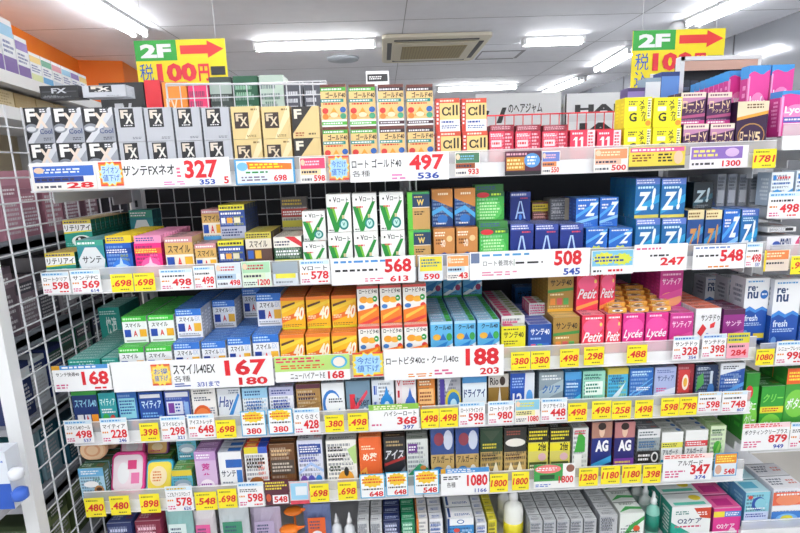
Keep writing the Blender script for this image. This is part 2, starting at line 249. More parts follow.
ds('darkq', 'grey and black box in a dark queue', '#4a4c52', '#6d6e72', '#3a3b40', [R_(.6, 0, .8, 1, '#8a8270'), L_(.1, .3, .5, .8, 3, '#aaa')])
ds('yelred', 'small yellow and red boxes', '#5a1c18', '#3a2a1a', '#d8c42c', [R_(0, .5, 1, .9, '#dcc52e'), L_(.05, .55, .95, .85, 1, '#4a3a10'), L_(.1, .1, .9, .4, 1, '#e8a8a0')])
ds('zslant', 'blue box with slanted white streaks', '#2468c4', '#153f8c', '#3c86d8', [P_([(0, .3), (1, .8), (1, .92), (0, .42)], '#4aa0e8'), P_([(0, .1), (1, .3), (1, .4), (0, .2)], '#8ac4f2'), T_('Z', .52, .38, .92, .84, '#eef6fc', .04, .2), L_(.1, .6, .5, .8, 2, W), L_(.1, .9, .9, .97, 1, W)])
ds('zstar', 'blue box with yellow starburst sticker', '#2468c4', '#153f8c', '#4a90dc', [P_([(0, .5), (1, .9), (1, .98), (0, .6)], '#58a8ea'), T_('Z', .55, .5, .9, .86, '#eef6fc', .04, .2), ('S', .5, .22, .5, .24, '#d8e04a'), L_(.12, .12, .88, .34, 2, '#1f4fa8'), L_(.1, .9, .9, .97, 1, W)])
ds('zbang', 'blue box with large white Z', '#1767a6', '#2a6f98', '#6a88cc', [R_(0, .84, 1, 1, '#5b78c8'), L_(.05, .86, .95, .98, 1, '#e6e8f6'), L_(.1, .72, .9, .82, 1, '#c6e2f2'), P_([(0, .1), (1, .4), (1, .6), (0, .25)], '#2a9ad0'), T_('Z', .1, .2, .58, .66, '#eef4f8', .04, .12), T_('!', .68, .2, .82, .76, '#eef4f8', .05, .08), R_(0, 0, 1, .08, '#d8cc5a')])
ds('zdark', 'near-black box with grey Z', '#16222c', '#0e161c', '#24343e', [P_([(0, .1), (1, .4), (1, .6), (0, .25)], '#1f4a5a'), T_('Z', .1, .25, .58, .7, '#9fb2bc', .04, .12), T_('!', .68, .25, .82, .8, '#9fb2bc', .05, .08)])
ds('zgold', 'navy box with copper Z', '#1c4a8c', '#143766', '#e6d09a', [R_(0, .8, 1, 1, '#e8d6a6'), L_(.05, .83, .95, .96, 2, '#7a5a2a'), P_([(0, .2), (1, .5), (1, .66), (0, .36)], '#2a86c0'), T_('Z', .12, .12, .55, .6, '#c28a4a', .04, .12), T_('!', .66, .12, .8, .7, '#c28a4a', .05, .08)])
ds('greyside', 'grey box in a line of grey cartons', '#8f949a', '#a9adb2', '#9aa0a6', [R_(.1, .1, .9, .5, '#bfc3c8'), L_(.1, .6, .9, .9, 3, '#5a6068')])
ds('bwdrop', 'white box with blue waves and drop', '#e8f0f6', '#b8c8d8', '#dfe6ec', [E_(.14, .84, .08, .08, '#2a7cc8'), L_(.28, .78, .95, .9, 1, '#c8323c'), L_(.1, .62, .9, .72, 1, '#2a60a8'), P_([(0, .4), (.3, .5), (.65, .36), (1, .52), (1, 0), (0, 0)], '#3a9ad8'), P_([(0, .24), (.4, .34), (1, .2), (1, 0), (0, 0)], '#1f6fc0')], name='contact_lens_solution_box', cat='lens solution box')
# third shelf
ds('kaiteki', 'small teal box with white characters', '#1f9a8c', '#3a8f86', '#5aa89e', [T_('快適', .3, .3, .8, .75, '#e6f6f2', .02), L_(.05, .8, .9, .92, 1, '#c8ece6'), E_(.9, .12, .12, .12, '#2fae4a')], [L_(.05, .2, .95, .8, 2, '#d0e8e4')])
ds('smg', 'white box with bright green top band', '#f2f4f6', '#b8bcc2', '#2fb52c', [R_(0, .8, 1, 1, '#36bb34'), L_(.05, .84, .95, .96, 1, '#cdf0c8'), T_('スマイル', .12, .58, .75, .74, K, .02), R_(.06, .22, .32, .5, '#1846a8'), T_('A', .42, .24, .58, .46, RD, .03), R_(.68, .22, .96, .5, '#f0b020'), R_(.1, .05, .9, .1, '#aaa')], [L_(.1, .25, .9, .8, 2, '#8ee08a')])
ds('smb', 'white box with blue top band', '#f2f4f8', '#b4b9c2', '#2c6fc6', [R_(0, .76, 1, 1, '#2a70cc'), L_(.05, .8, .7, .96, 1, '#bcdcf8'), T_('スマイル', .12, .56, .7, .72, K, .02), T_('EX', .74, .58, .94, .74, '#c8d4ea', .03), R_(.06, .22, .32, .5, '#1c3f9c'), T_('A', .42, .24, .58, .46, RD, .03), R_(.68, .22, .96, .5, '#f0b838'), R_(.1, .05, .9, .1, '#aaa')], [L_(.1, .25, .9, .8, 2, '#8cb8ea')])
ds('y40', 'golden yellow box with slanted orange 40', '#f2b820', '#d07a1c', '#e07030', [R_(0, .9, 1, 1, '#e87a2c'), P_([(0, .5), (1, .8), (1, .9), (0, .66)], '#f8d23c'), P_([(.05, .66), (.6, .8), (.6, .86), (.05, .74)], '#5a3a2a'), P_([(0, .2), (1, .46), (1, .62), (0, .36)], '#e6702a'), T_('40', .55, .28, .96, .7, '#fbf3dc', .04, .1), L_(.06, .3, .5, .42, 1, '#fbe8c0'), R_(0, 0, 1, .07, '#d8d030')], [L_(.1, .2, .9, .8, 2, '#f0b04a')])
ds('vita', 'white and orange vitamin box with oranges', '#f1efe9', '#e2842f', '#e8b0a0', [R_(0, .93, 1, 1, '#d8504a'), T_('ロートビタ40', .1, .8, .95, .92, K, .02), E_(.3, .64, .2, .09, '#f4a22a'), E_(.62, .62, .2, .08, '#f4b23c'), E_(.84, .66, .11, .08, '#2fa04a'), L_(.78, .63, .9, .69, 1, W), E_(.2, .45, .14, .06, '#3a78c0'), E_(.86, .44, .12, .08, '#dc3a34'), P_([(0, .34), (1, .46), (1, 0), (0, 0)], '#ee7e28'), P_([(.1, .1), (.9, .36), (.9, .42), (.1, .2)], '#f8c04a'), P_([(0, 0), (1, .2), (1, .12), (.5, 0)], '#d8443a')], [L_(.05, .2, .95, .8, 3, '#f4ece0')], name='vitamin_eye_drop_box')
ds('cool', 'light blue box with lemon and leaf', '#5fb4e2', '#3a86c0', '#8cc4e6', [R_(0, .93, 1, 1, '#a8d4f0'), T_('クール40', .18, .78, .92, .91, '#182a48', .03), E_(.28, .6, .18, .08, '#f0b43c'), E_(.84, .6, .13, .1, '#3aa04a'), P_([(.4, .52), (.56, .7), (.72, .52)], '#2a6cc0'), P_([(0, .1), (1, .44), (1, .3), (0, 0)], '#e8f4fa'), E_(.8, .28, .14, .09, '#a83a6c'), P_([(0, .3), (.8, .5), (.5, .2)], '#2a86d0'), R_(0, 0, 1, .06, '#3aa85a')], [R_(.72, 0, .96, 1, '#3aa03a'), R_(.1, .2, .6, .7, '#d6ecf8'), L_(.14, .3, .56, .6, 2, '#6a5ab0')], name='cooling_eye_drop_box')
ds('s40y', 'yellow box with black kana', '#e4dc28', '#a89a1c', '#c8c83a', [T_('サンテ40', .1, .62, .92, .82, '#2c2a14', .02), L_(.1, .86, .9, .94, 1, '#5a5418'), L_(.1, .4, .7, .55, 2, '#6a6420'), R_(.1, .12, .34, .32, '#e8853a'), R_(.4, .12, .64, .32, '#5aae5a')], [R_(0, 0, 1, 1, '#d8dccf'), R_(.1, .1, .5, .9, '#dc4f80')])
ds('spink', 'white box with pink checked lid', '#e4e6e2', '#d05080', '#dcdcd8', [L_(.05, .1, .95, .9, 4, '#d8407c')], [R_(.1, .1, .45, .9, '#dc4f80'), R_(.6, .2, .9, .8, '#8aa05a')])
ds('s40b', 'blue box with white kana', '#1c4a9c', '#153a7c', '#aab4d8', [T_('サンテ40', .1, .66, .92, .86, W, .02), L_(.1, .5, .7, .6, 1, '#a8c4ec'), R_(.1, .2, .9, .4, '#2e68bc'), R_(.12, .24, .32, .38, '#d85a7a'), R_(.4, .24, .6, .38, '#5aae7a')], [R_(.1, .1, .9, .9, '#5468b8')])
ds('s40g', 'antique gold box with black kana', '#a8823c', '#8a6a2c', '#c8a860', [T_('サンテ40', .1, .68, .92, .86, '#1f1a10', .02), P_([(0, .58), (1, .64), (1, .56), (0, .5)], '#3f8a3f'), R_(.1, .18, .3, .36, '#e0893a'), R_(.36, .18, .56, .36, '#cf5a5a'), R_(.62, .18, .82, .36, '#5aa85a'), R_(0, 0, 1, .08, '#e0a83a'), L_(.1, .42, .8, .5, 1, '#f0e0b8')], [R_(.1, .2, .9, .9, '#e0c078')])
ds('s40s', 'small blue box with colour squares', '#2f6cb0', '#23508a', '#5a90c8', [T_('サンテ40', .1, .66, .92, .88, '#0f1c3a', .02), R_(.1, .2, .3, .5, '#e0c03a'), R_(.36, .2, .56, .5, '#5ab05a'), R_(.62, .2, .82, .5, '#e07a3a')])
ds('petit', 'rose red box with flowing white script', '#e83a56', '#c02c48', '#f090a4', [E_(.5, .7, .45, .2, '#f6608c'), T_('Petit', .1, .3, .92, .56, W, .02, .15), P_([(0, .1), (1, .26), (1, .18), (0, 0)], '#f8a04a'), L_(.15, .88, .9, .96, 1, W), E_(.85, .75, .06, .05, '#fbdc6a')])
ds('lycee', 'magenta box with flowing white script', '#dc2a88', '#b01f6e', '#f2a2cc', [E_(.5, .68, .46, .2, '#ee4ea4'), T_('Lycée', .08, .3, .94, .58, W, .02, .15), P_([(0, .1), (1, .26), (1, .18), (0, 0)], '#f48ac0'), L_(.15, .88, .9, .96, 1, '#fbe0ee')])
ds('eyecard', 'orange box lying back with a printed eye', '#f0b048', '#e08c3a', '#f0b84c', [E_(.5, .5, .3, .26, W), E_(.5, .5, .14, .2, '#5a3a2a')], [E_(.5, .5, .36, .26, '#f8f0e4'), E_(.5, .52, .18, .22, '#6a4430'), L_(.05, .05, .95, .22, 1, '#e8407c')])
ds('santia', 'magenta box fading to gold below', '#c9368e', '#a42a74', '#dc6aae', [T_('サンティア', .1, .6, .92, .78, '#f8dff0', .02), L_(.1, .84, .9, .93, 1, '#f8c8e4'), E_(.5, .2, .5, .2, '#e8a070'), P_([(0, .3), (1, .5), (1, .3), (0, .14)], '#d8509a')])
ds('santw', 'white box with red squares and blue drop', '#eef0f2', '#c8ccd2', '#f08468', [R_(0, .84, 1, .96, W), T_('サンテドゥ', .22, .68, .96, .84, '#2f2f34', .02), P_([(.1, .4), (.3, .62), (.46, .5), (.26, .3)], '#d8343a'), P_([(.6, .6), (.8, .66), (.76, .52), (.6, .5)], '#d8343a'), E_(.5, .22, .14, .16, '#2a62b8'), L_(.6, .1, .95, .3, 2, '#888')])
ds('purpbox', 'purple box with dark lid', '#8e2a80', '#64205e', '#4a2040', [R_(0, .86, 1, 1, '#53284c'), T_('サンテ', .12, .56, .86, .7, '#f4d8ec', .02), P_([(0, .3), (1, .46), (1, .36), (0, .2)], '#c85aa8')])
ds('renu', 'tall white box with blue wave base', '#eff1f4', '#d5dae2', '#e8eaee', [T_('re·', .12, .8, .52, .88, '#1d3d6e', .03), T_('nu', .12, .68, .56, .79, '#1d3d6e', .03), P_([(0, .5), (.25, .56), (.5, .5), (.78, .55), (1, .5), (1, 0), (0, 0)], '#1c50a8'), P_([(0, .5), (.25, .56), (.5, .5), (.78, .55), (1, .5), (1, .46), (.75, .5), (.5, .45), (.25, .5), (0, .45)], '#3f8ad8'), T_('fresh', .08, .32, .62, .42, '#dfeaf6', .02), L_(.08, .24, .95, .3, 1, '#b8d0ee'), R_(.5, .04, .95, .12, '#e0c83a'), E_(.16, .12, .1, .06, '#6fa0dc'), L_(.1, .93, .9, .97, 1, '#5aa0d8')], name='contact_lens_solution_box', cat='lens solution box', sideops=[R_(0, 0, 1, .48, '#1a4a9c'), L_(.2, .6, .8, .9, 3, '#7a8898')])
ds('renud', 'white box with blue disc', '#eff1f4', '#d5dae2', '#e8eaee', [], name='contact_lens_solution_box', cat='lens solution box')
DS['renud']['ops'] = DS['renu']['ops'] + [E_(.8, .74, .16, .07, '#2a6fc0'), L_(.7, .72, .9, .77, 1, W)]; DS['renud']['desc'] = 'tall white and blue box with extra blue disc'
DS['renud']['sideops'] = DS['renu']['sideops']
# fourth shelf
def q(key, desc, front, top, ops, side=None, topops=(), name='eye_drop_box', cat='eye drop box', sideops=()):
    ds(key, desc, front, side or top, top, ops, topops, name, cat, sideops)
q('f1', 'navy and green box with orange square', '#16306c', '#2f8a3a', [R_(0, .9, 1, 1, '#3a9a3a'), T_('スマイル40', .08, .6, .95, .8, '#9ad4e8', .02), R_(.12, .1, .36, .42, W), R_(.42, .1, .66, .42, '#e0e8f4'), T_('A', .44, .14, .62, .4, RD, .04), R_(.7, .1, .96, .42, '#ef9a2a')])
q('f2', 'teal box with green and red dots', '#2a9aa0', '#1a6a74', [T_('マイティア', .06, .66, .94, .86, '#dff4f0', .02), E_(.3, .3, .2, .16, '#3ab04a'), E_(.7, .3, .16, .12, '#d0463a'), L_(.1, .46, .9, .6, 2, W)])
q('f3', 'blue box with pale mint panel', '#2a66b4', '#1f4a8c', [R_(.06, .3, .9, .84, '#8fd0dc'), L_(.1, .4, .86, .8, 4, '#174a8c'), E_(.3, .14, .16, .1, '#2fae5a'), E_(.75, .16, .14, .1, '#d8564a')])
q('f4', 'dark blue box with three white kana', '#12459a', '#0e3474', [T_('マイティア', .1, .55, .92, .78, '#cfe6f8', .03), R_(.06, .84, .9, .94, '#f0f0f4'), L_(.1, .3, .9, .46, 2, '#7ab0e0'), E_(.8, .16, .14, .12, '#4ac0d8')])
q('f5', 'blue and white box with purple panel', '#2b4aa4', '#c8ccdc', [R_(.05, .84, .95, .97, '#e8eaf4'), R_(.06, .36, .7, .72, '#e2e6f2'), R_(.12, .4, .36, .68, '#7a3a9a'), L_(.4, .42, .66, .68, 2, '#2b4aa4'), R_(.76, .3, .94, .7, '#8ab0e0'), L_(.1, .1, .9, .26, 1, W)])
q('f6', 'white box with half orange disc', '#f0eeea', '#ccd0d4', [L_(.1, .84, .9, .96, 1, '#2a2a30'), E_(.4, .2, .42, .36, '#e0602a'), E_(.4, .2, .34, .28, '#f08a4a'), L_(.1, .66, .8, .78, 1, '#44506a'), L_(.7, .3, .96, .5, 2, '#8a94a8')])
q('f7', 'silver box with slanted blue script', '#dfe4ea', '#b8bec6', [T_('Hay', .06, .4, .66, .78, '#1e3f8c', .01, .1), P_([(.3, .1), (.9, .86), (.96, .8), (.5, .1)], '#3a8ad0'), L_(.5, .84, .95, .96, 1, '#7a869a'), L_(.1, .1, .6, .24, 2, '#7a869a')])
q('f8', 'white box with pale blue header', '#f1f4f6', '#9cc8e4', [R_(0, .72, 1, 1, '#9fd2ee'), L_(.1, .78, .9, .94, 1, '#23558f'), L_(.15, .4, .85, .66, 2, '#2264ae'), E_(.5, .22, .34, .14, '#bfe0f2'), L_(.25, .14, .8, .28, 2, '#2264ae')])
q('f9', 'white box with lilac header', '#f1f2f6', '#b6b8d8', [R_(0, .76, 1, 1, '#c0c2e2'), L_(.1, .8, .9, .94, 1, '#33408c'), L_(.15, .32, .85, .66, 3, '#3a4ea8'), L_(.2, .1, .8, .24, 1, '#8c94c4')])
q('f10', 'kraft brown box with plum lettering', '#a9834c', '#8c6a3a', [R_(0, .88, 1, 1, '#6a3a4a'), L_(.08, .56, .92, .78, 1, '#3a1a3a'), P_([(.0, .12), (1, .3), (1, .36), (0, .2)], '#c8a468'), P_([(0, .3), (1, .48), (1, .52), (0, .36)], '#947040'), L_(.3, .04, .9, .12, 1, '#e8d8b0')])
q('f11', 'white box with blue open ring', '#eff3f6', '#c8d4de', [E_(.42, .44, .4, .38, '#2a74c4'), E_(.46, .44, .32, .3, '#eff3f6'), R_(.6, .3, 1, .6, '#eff3f6'), L_(.3, .46, .92, .6, 1, '#2a3040'), E_(.8, .12, .1, .1, '#3a90d8')])
q('f12', 'slate blue box with red mark', '#6f8ea4', '#5a7488', [R_(.14, .1, .36, .66, '#cf2a3a'), P_([(.3, .3), (.86, .76), (.9, .68), (.4, .2)], '#e0455a'), T_('Viser', .3, .34, .94, .56, '#22304a', .01), E_(.76, .18, .1, .12, '#e2ecf2')])
q('f13', 'white box with blue drop and sideways lettering', '#eef4f8', '#c8d8e4', [R_(0, 0, .3, 1, '#e4ecf6'), L_(.08, .1, .24, .95, 1, '#1d4fae'), E_(.66, .36, .3, .26, '#2a8cd4'), P_([(.66, .84), (.82, .5), (.5, .5)], '#2a8cd4'), E_(.66, .32, .12, .12, '#d8ecf8')])
q('f14', 'white box with red sideways lettering and blue drop', '#f3eeee', '#d8c8c8', [R_(0, 0, .3, 1, '#f4e6e8'), T_('V', .06, .8, .24, .95, '#c8283a', .03), L_(.08, .1, .24, .76, 1, '#c8283a'), E_(.7, .3, .26, .24, '#3a6cc0'), P_([(.7, .76), (.84, .44), (.56, .44)], '#3a6cc0'), L_(.36, .82, .95, .94, 1, '#c8283a')])
q('f15', 'orange box with cream centre', '#d9802e', '#b4601e', [R_(.08, .3, .92, .7, '#f0c080'), L_(.12, .36, .88, .64, 2, '#8a3a1a'), L_(.1, .78, .9, .92, 1, '#f8e8c8')])
q('f16', 'grey box with purple and yellow swirl round a drop', '#a6a8b2', '#8a8c96', [R_(.1, .2, .3, .95, '#4a3a9a'), E_(.66, .34, .34, .34, '#d8c83a'), E_(.68, .34, .26, .26, '#2a7ab8'), E_(.68, .28, .14, .14, '#bfe4f4'), P_([(.3, .96), (.6, .96), (.36, .6)], '#d8dae4')])
q('f17', 'pale blue box with dark kana', '#e4eff6', '#5a9acc', [R_(0, .8, 1, 1, '#4a94d0'), T_('ドライアイ', .06, .42, .94, .64, '#123a7a', .03), L_(.1, .14, .9, .32, 2, '#6a8aa8')])
q('f18', 'brown and white box with bottle picture', '#8a6a2a', '#4a3020', [R_(0, .66, 1, 1, '#c8c4be'), E_(.7, .82, .14, .12, '#3a2a24'), T_('Rio', .08, .72, .5, .92, '#2a2224', .02), P_([(.44, .1), (.56, .7), (.68, .1)], '#e6e2dc'), E_(.5, .1, .4, .14, '#e8e4da')])
q('f19', 'blue and white box with large twelve', '#1f50b0', '#b9c8dc', [P_([(.56, 0), (1, 0), (1, 1), (.62, 1)], '#dfe6ee'), T_('12', .1, .14, .5, .48, W, .03), L_(.08, .6, .55, .9, 3, '#9abcec'), E_(.8, .36, .14, .2, '#5aa0e0')])
q('f20', 'steel grey box with slanted blue kana', '#8a9ba4', '#6f8088', [P_([(0, .2), (1, .5), (1, .8), (0, .5)], '#a8bcc4'), T_('クリア', .14, .44, .86, .66, '#1f62ac', .03, .06), L_(.1, .78, .9, .94, 2, '#e2e8ea'), L_(.1, .1, .7, .2, 1, '#2a62ac')])
q('f21', 'blue box with cyan lower wave', '#1a62ac', '#2a86c8', [R_(0, .8, 1, 1, '#4a9ad4'), L_(.1, .56, .9, .72, 2, '#d0e6f6'), P_([(0, .1), (1, .4), (1, .2), (0, 0)], '#4ac0dc')])
q('f22', 'mint green box with white label', '#9adac4', '#6fbca8', [R_(.1, .35, .9, .72, '#eaf6f0'), L_(.14, .4, .86, .68, 2, '#2a8070'), L_(.1, .8, .9, .92, 1, '#1c7060'), L_(.1, .1, .7, .22, 1, '#2a8070')])
q('f23', 'aqua box with yellow lid and silver streak', '#4ab4dc', '#d8c84a', [R_(0, .84, 1, 1, '#c8b84a'), P_([(.0, .1), (.9, .64), (.6, .3), (.1, 0)], '#d8eaf2'), L_(.2, .62, .9, .78, 2, '#14508c')])
q('f24', 'royal blue box with thin pale streaks', '#2164b8', '#5a84a8', [P_([(0, .2), (1, .6), (1, .56), (0, .14)], '#6ab4e8'), P_([(0, .3), (1, .74), (1, .72), (0, .26)], '#6ab4e8'), L_(.1, .8, .95, .94, 1, '#bfe0f4'), L_(.3, .4, .9, .5, 1, W)])
q('f25', 'lavender box with pink word', '#a7b4dc', '#8a94b8', [T_('サンティア', .14, .62, .9, .78, '#2c3a80', .02), L_(.1, .84, .9, .94, 1, '#5a68a8'), P_([(0, .3), (1, .46), (1, .3), (0, .16)], '#dfe4f4'), L_(.1, .34, .6, .46, 1, '#d0408a')])
q('f26', 'dark red box with white flower emblem', '#8c2430', '#5c1a22', [R_(.08, .28, .76, .86, '#c83a3a'), E_(.5, .54, .2, .2, '#f0e4d8'), E_(.5, .54, .12, .12, '#e0a83a'), L_(.1, .1, .9, .22, 1, '#e8c8c0')])
q('f27', 'navy box with green stroke and bottle', '#182c50', '#1f2a3c', [P_([(.06, .3), (.4, .5), (.34, .8), (.1, .7)], '#4a9a4a'), E_(.72, .3, .16, .22, '#3a74b8'), R_(.66, .5, .78, .84, '#c6d2dc'), L_(.1, .86, .6, .96, 1, '#c8d0dc')])
q('f28', 'blue box with white slanted cap', '#1c4ea0', '#d8dce2', [P_([(0, .7), (1, .86), (1, 1), (0, 1)], '#e4e8ee'), L_(.1, .84, .8, .94, 1, '#2a3040'), P_([(0, .2), (1, .5), (1, .4), (0, .1)], '#58a0e0'), L_(.2, .46, .9, .6, 1, W)])
# fifth shelf
q('h1', 'pale blue box with animal picture', '#a8d0e6', '#2a5a3a', [R_(0, .75, 1, 1, '#6ab0dc'), L_(.1, .8, .9, .94, 1, W), E_(.45, .5, .3, .1, W), E_(.74, .3, .2, .16, '#b8804a'), E_(.74, .34, .12, .06, '#4a2a1a'), L_(.05, .1, .5, .3, 2, '#3a78b0')], name='childrens_eye_drop_box')
q('h3', 'pink and white box with pale panel', '#f08ab8', '#e8609c', [R_(.1, .15, .55, .8, '#f6f2f4'), E_(.32, .48, .14, .2, W), E_(.7, .7, .18, .16, '#f8c8dc'), L_(.6, .2, .92, .5, 3, '#c8286c')], name='childrens_eye_drop_box')
q('h4', 'pale blue box with grey fish picture', '#5ab4cc', '#5a9a4a', [R_(0, .78, 1, 1, '#e0c83a'), E_(.5, .44, .42, .2, '#9ab0c0'), E_(.5, .4, .3, .1, '#dfe8ee'), L_(.1, .08, .9, .2, 1, W)], name='childrens_eye_drop_box')
q('h5', 'lilac box with pink lettering', '#d6b8dc', '#b88ac4', [R_(0, .8, 1, 1, '#c69ad0'), L_(.1, .84, .9, .96, 1, W), T_('薬', .3, .46, .7, .74, '#c83a94', .02), E_(.5, .2, .36, .16, '#f4e8f4'), L_(.2, .12, .8, .28, 2, '#a05ab0')], topops=[L_(.1, .2, .9, .8, 1, '#e8d0ec')])
q('h6', 'white box with blue bar and dark kana', '#f2f3f6', '#c0c6d0', [R_(.3, .62, 1, .82, '#2a62b4'), T_('サンテ', .08, .4, .7, .56, '#24304a', .02), R_(.74, .1, .98, .56, '#3a7ac8'), L_(.1, .1, .66, .3, 2, '#8a94a4')], topops=[R_(.4, .2, .95, .8, '#2f6ab8')])
q('h7', 'white box with bun picture and red top', '#f1f0ee', '#d8462e', [R_(0, .86, .6, 1, '#e0d030'), R_(.6, .86, 1, 1, '#3a5ab8'), L_(.08, .52, .9, .78, 2, '#33281f'), E_(.45, .18, .34, .16, '#a8642a')], topops=[R_(.6, 0, 1, 1, '#2a4cb4'), R_(.1, .2, .5, .8, '#f0b04a')])
q('h8', 'brown box with grey word panel', '#6a4424', '#8a5a2c', [L_(.08, .74, .92, .9, 1, '#d8b88a'), R_(.04, .36, .96, .66, '#4f443c'), L_(.08, .4, .92, .62, 2, '#c8beb0'), R_(0, .1, 1, .22, '#7a2c2c')], topops=[R_(0, .2, 1, .6, '#4a3020')])
q('h9', 'large white and lavender box with blue band', '#dfe2f2', '#cfd2da', [R_(.06, .72, .94, .92, '#2f4c9c'), L_(.1, .75, .9, .89, 2, W), L_(.1, .55, .9, .67, 1, '#5a62b0'), P_([(0, .3), (.5, .5), (1, .34), (1, .4), (.5, .56), (0, .36)], '#a8c4ec'), E_(.2, .2, .13, .09, '#7a4ab0'), E_(.5, .2, .13, .09, '#5a5ac0'), E_(.8, .2, .13, .09, '#3a8ad0')], name='eye_wash_box', cat='eye wash box')
q('h10', 'large white box with yellow pear picture', '#f2f0ea', '#c8cac6', [P_([(.7, .8), (1, .9), (1, .5), (.9, .5)], '#b8d88a'), L_(.06, .76, .7, .88, 1, '#2f2a28'), L_(.06, .58, .7, .7, 1, '#2f2a28'), L_(.1, .34, .55, .48, 2, '#3a4a3a'), E_(.62, .2, .26, .17, '#e8a43a'), E_(.64, .34, .08, .1, '#2a2a2a')], topops=[L_(.1, .2, .9, .5, 1, '#3a3a3a')], name='eye_wash_box', cat='eye wash box')
q('h11', 'tall orange medicine box', '#ec6a34', '#f08a4a', [L_(.1, .74, .7, .84, 1, '#fbe8c8'), T_('め薬', .15, .52, .8, .68, '#fff4e0', .03), P_([(0, 0), (.4, 0), (.3, .4), (0, .3)], '#f8b04a'), L_(.06, .06, .3, .3, 3, '#a83a1a')], topops=[L_(.1, .2, .9, .7, 1, '#c84a20')])
q('h12', 'black and silver box with red flash', '#26262b', '#3a302a', [T_('アイス', .06, .54, .94, .74, '#d8dade', .03, .08), P_([(0, .46), (1, .6), (1, .54), (0, .4)], '#a8302e'), L_(.1, .8, .9, .94, 1, '#b8a070'), P_([(.2, 0), (1, .4), (1, .1), (.8, 0)], '#7a7c84')], topops=[L_(.1, .3, .9, .7, 1, '#c8a878')])
q('h13', 'grey green box with purple bar', '#d8dcd8', '#aeb4ac', [R_(.06, .7, .5, .9, '#6a3a8a'), L_(.1, .74, .48, .86, 1, W), P_([(0, .2), (.6, .46), (1, .34), (1, .14), (0, .06)], '#3aa06a'), E_(.76, .36, .14, .05, '#e0883a')], topops=[L_(.1, .3, .9, .7, 1, '#5a6a5a')])
q('h14', 'gold box with blue tube picture', '#c9a96a', '#2b4a7c', [R_(0, .52, 1, 1, '#2f4a86'), E_(.75, .78, .2, .18, '#c8d0e0'), E_(.35, .8, .22, .12, '#8a3a4a'), T_('アルガード', .06, .36, .94, .5, '#3a2a1a', .02), E_(.3, .18, .26, .12, '#2a74b8'), E_(.75, .16, .16, .16, '#eef0f0')], name='herbal_tablet_box', cat='medicine box')
q('h15', 'olive gold box with grass picture', '#b89a5a', '#203a2c', [R_(0, .55, 1, 1, '#26402f'), L_(.1, .6, .9, .72, 1, '#d8c83a'), P_([(.1, .95), (.9, .95), (.5, .74)], '#3a4a3a'), L_(.06, .4, .94, .5, 1, '#3a2a1a'), P_([(.1, .06), (.3, .34), (.5, .1), (.7, .36), (.9, .06)], '#e8e2cc')], name='herbal_tablet_box', cat='medicine box')
q('h16', 'black and gold box with silver eye band', '#c0a060', '#24261f', [R_(0, .54, 1, 1, '#2a2c2a'), E_(.5, .72, .45, .08, '#e8e4da'), L_(.1, .86, .9, .96, 1, '#9a4a3a'), L_(.06, .4, .94, .5, 1, '#4a2a1a'), P_([(.1, .06), (.3, .34), (.5, .1), (.7, .36), (.9, .06)], '#efe6c8')], name='herbal_tablet_box', cat='medicine box')
q('h17', 'yellow and black box reading twenty', '#d9cf6a', '#1f2018', [R_(0, .72, 1, 1, '#24241c'), L_(.05, .76, .95, .96, 2, '#e8dc2a'), R_(0, .54, 1, .7, '#e8dc2a'), T_('2倍', .5, .54, .9, .72, '#1f1f1a', .03), R_(.06, .06, .94, .32, '#4a5a2a'), L_(.1, .1, .9, .28, 2, '#e8e8c0'), E_(.7, .42, .2, .08, '#e0b8c0')])
q('h18', 'white and green box with green arrow', '#dcdedc', '#b8bcb8', [P_([(.1, .5), (.4, .95), (.8, .8), (.8, .5)], '#3aa03a'), R_(.1, .1, .6, .45, '#f0f0ee'), L_(.1, .86, .9, .97, 1, '#c83a4a')])
q('h19', 'navy lotion box with silver letters and model', '#1a2a78', '#5a2a3a', [R_(0, .7, 1, 1, '#a87a6a'), E_(.5, .84, .14, .13, '#e2c2a8'), E_(.5, .92, .2, .07, '#2a1a18'), T_('AG', .2, .44, .84, .66, W, .05), P_([(0, .2), (1, .36), (1, .24), (0, .1)], '#3aa0d8'), R_(0, 0, 1, .1, '#d8c03a')])
q('h20', 'purple box with silver letters and model', '#24246c', '#5a2a3a', [R_(0, .7, 1, 1, '#b87a7a'), E_(.5, .84, .14, .13, '#e2c2a8'), E_(.5, .92, .2, .07, '#2a1a18'), T_('AG', .2, .44, .84, .66, W, .05), R_(0, 0, 1, .3, '#7a3aa0'), L_(.06, .06, .94, .26, 2, '#e8d04a')])
q('h21', 'grey box with dark band and ring', '#9aa4a8', '#6a7074', [R_(0, .8, 1, 1, '#e0e2e4'), L_(.06, .84, .94, .96, 1, '#5a646c'), R_(0, .2, 1, .5, '#16181c'), L_(.06, .26, .6, .44, 1, W), E_(.8, .35, .16, .12, '#e8e8e8'), E_(.8, .35, .1, .08, '#16181c'), L_(.06, .56, .9, .74, 2, '#2f6a9a')])
q('h22', 'white box with yellow strip and blue base', '#eef0ee', '#b6bab4', [R_(0, .6, 1, .74, '#e8e25a'), L_(.06, .62, .9, .72, 1, '#5a5a2a'), T_('アルガード', .08, .42, .8, .56, '#2f3a4a', .02), R_(0, 0, 1, .3, '#2a8ac0'), E_(.8, .24, .1, .12, W)], topops=[E_(.85, .5, .1, .3, '#34609c'), L_(.1, .3, .7, .7, 1, '#8a928a')])
q('h23', 'white box with red strip and blue base', '#eef0ee', '#b6bab4', [R_(0, .6, 1, .74, '#d83a40'), L_(.06, .62, .9, .72, 1, W), T_('アルガード', .08, .42, .8, .56, '#2f3a4a', .02), R_(0, 0, 1, .3, '#3a9ac8')], topops=[E_(.85, .5, .1, .3, '#34609c'), L_(.1, .3, .7, .7, 1, '#8a928a')])
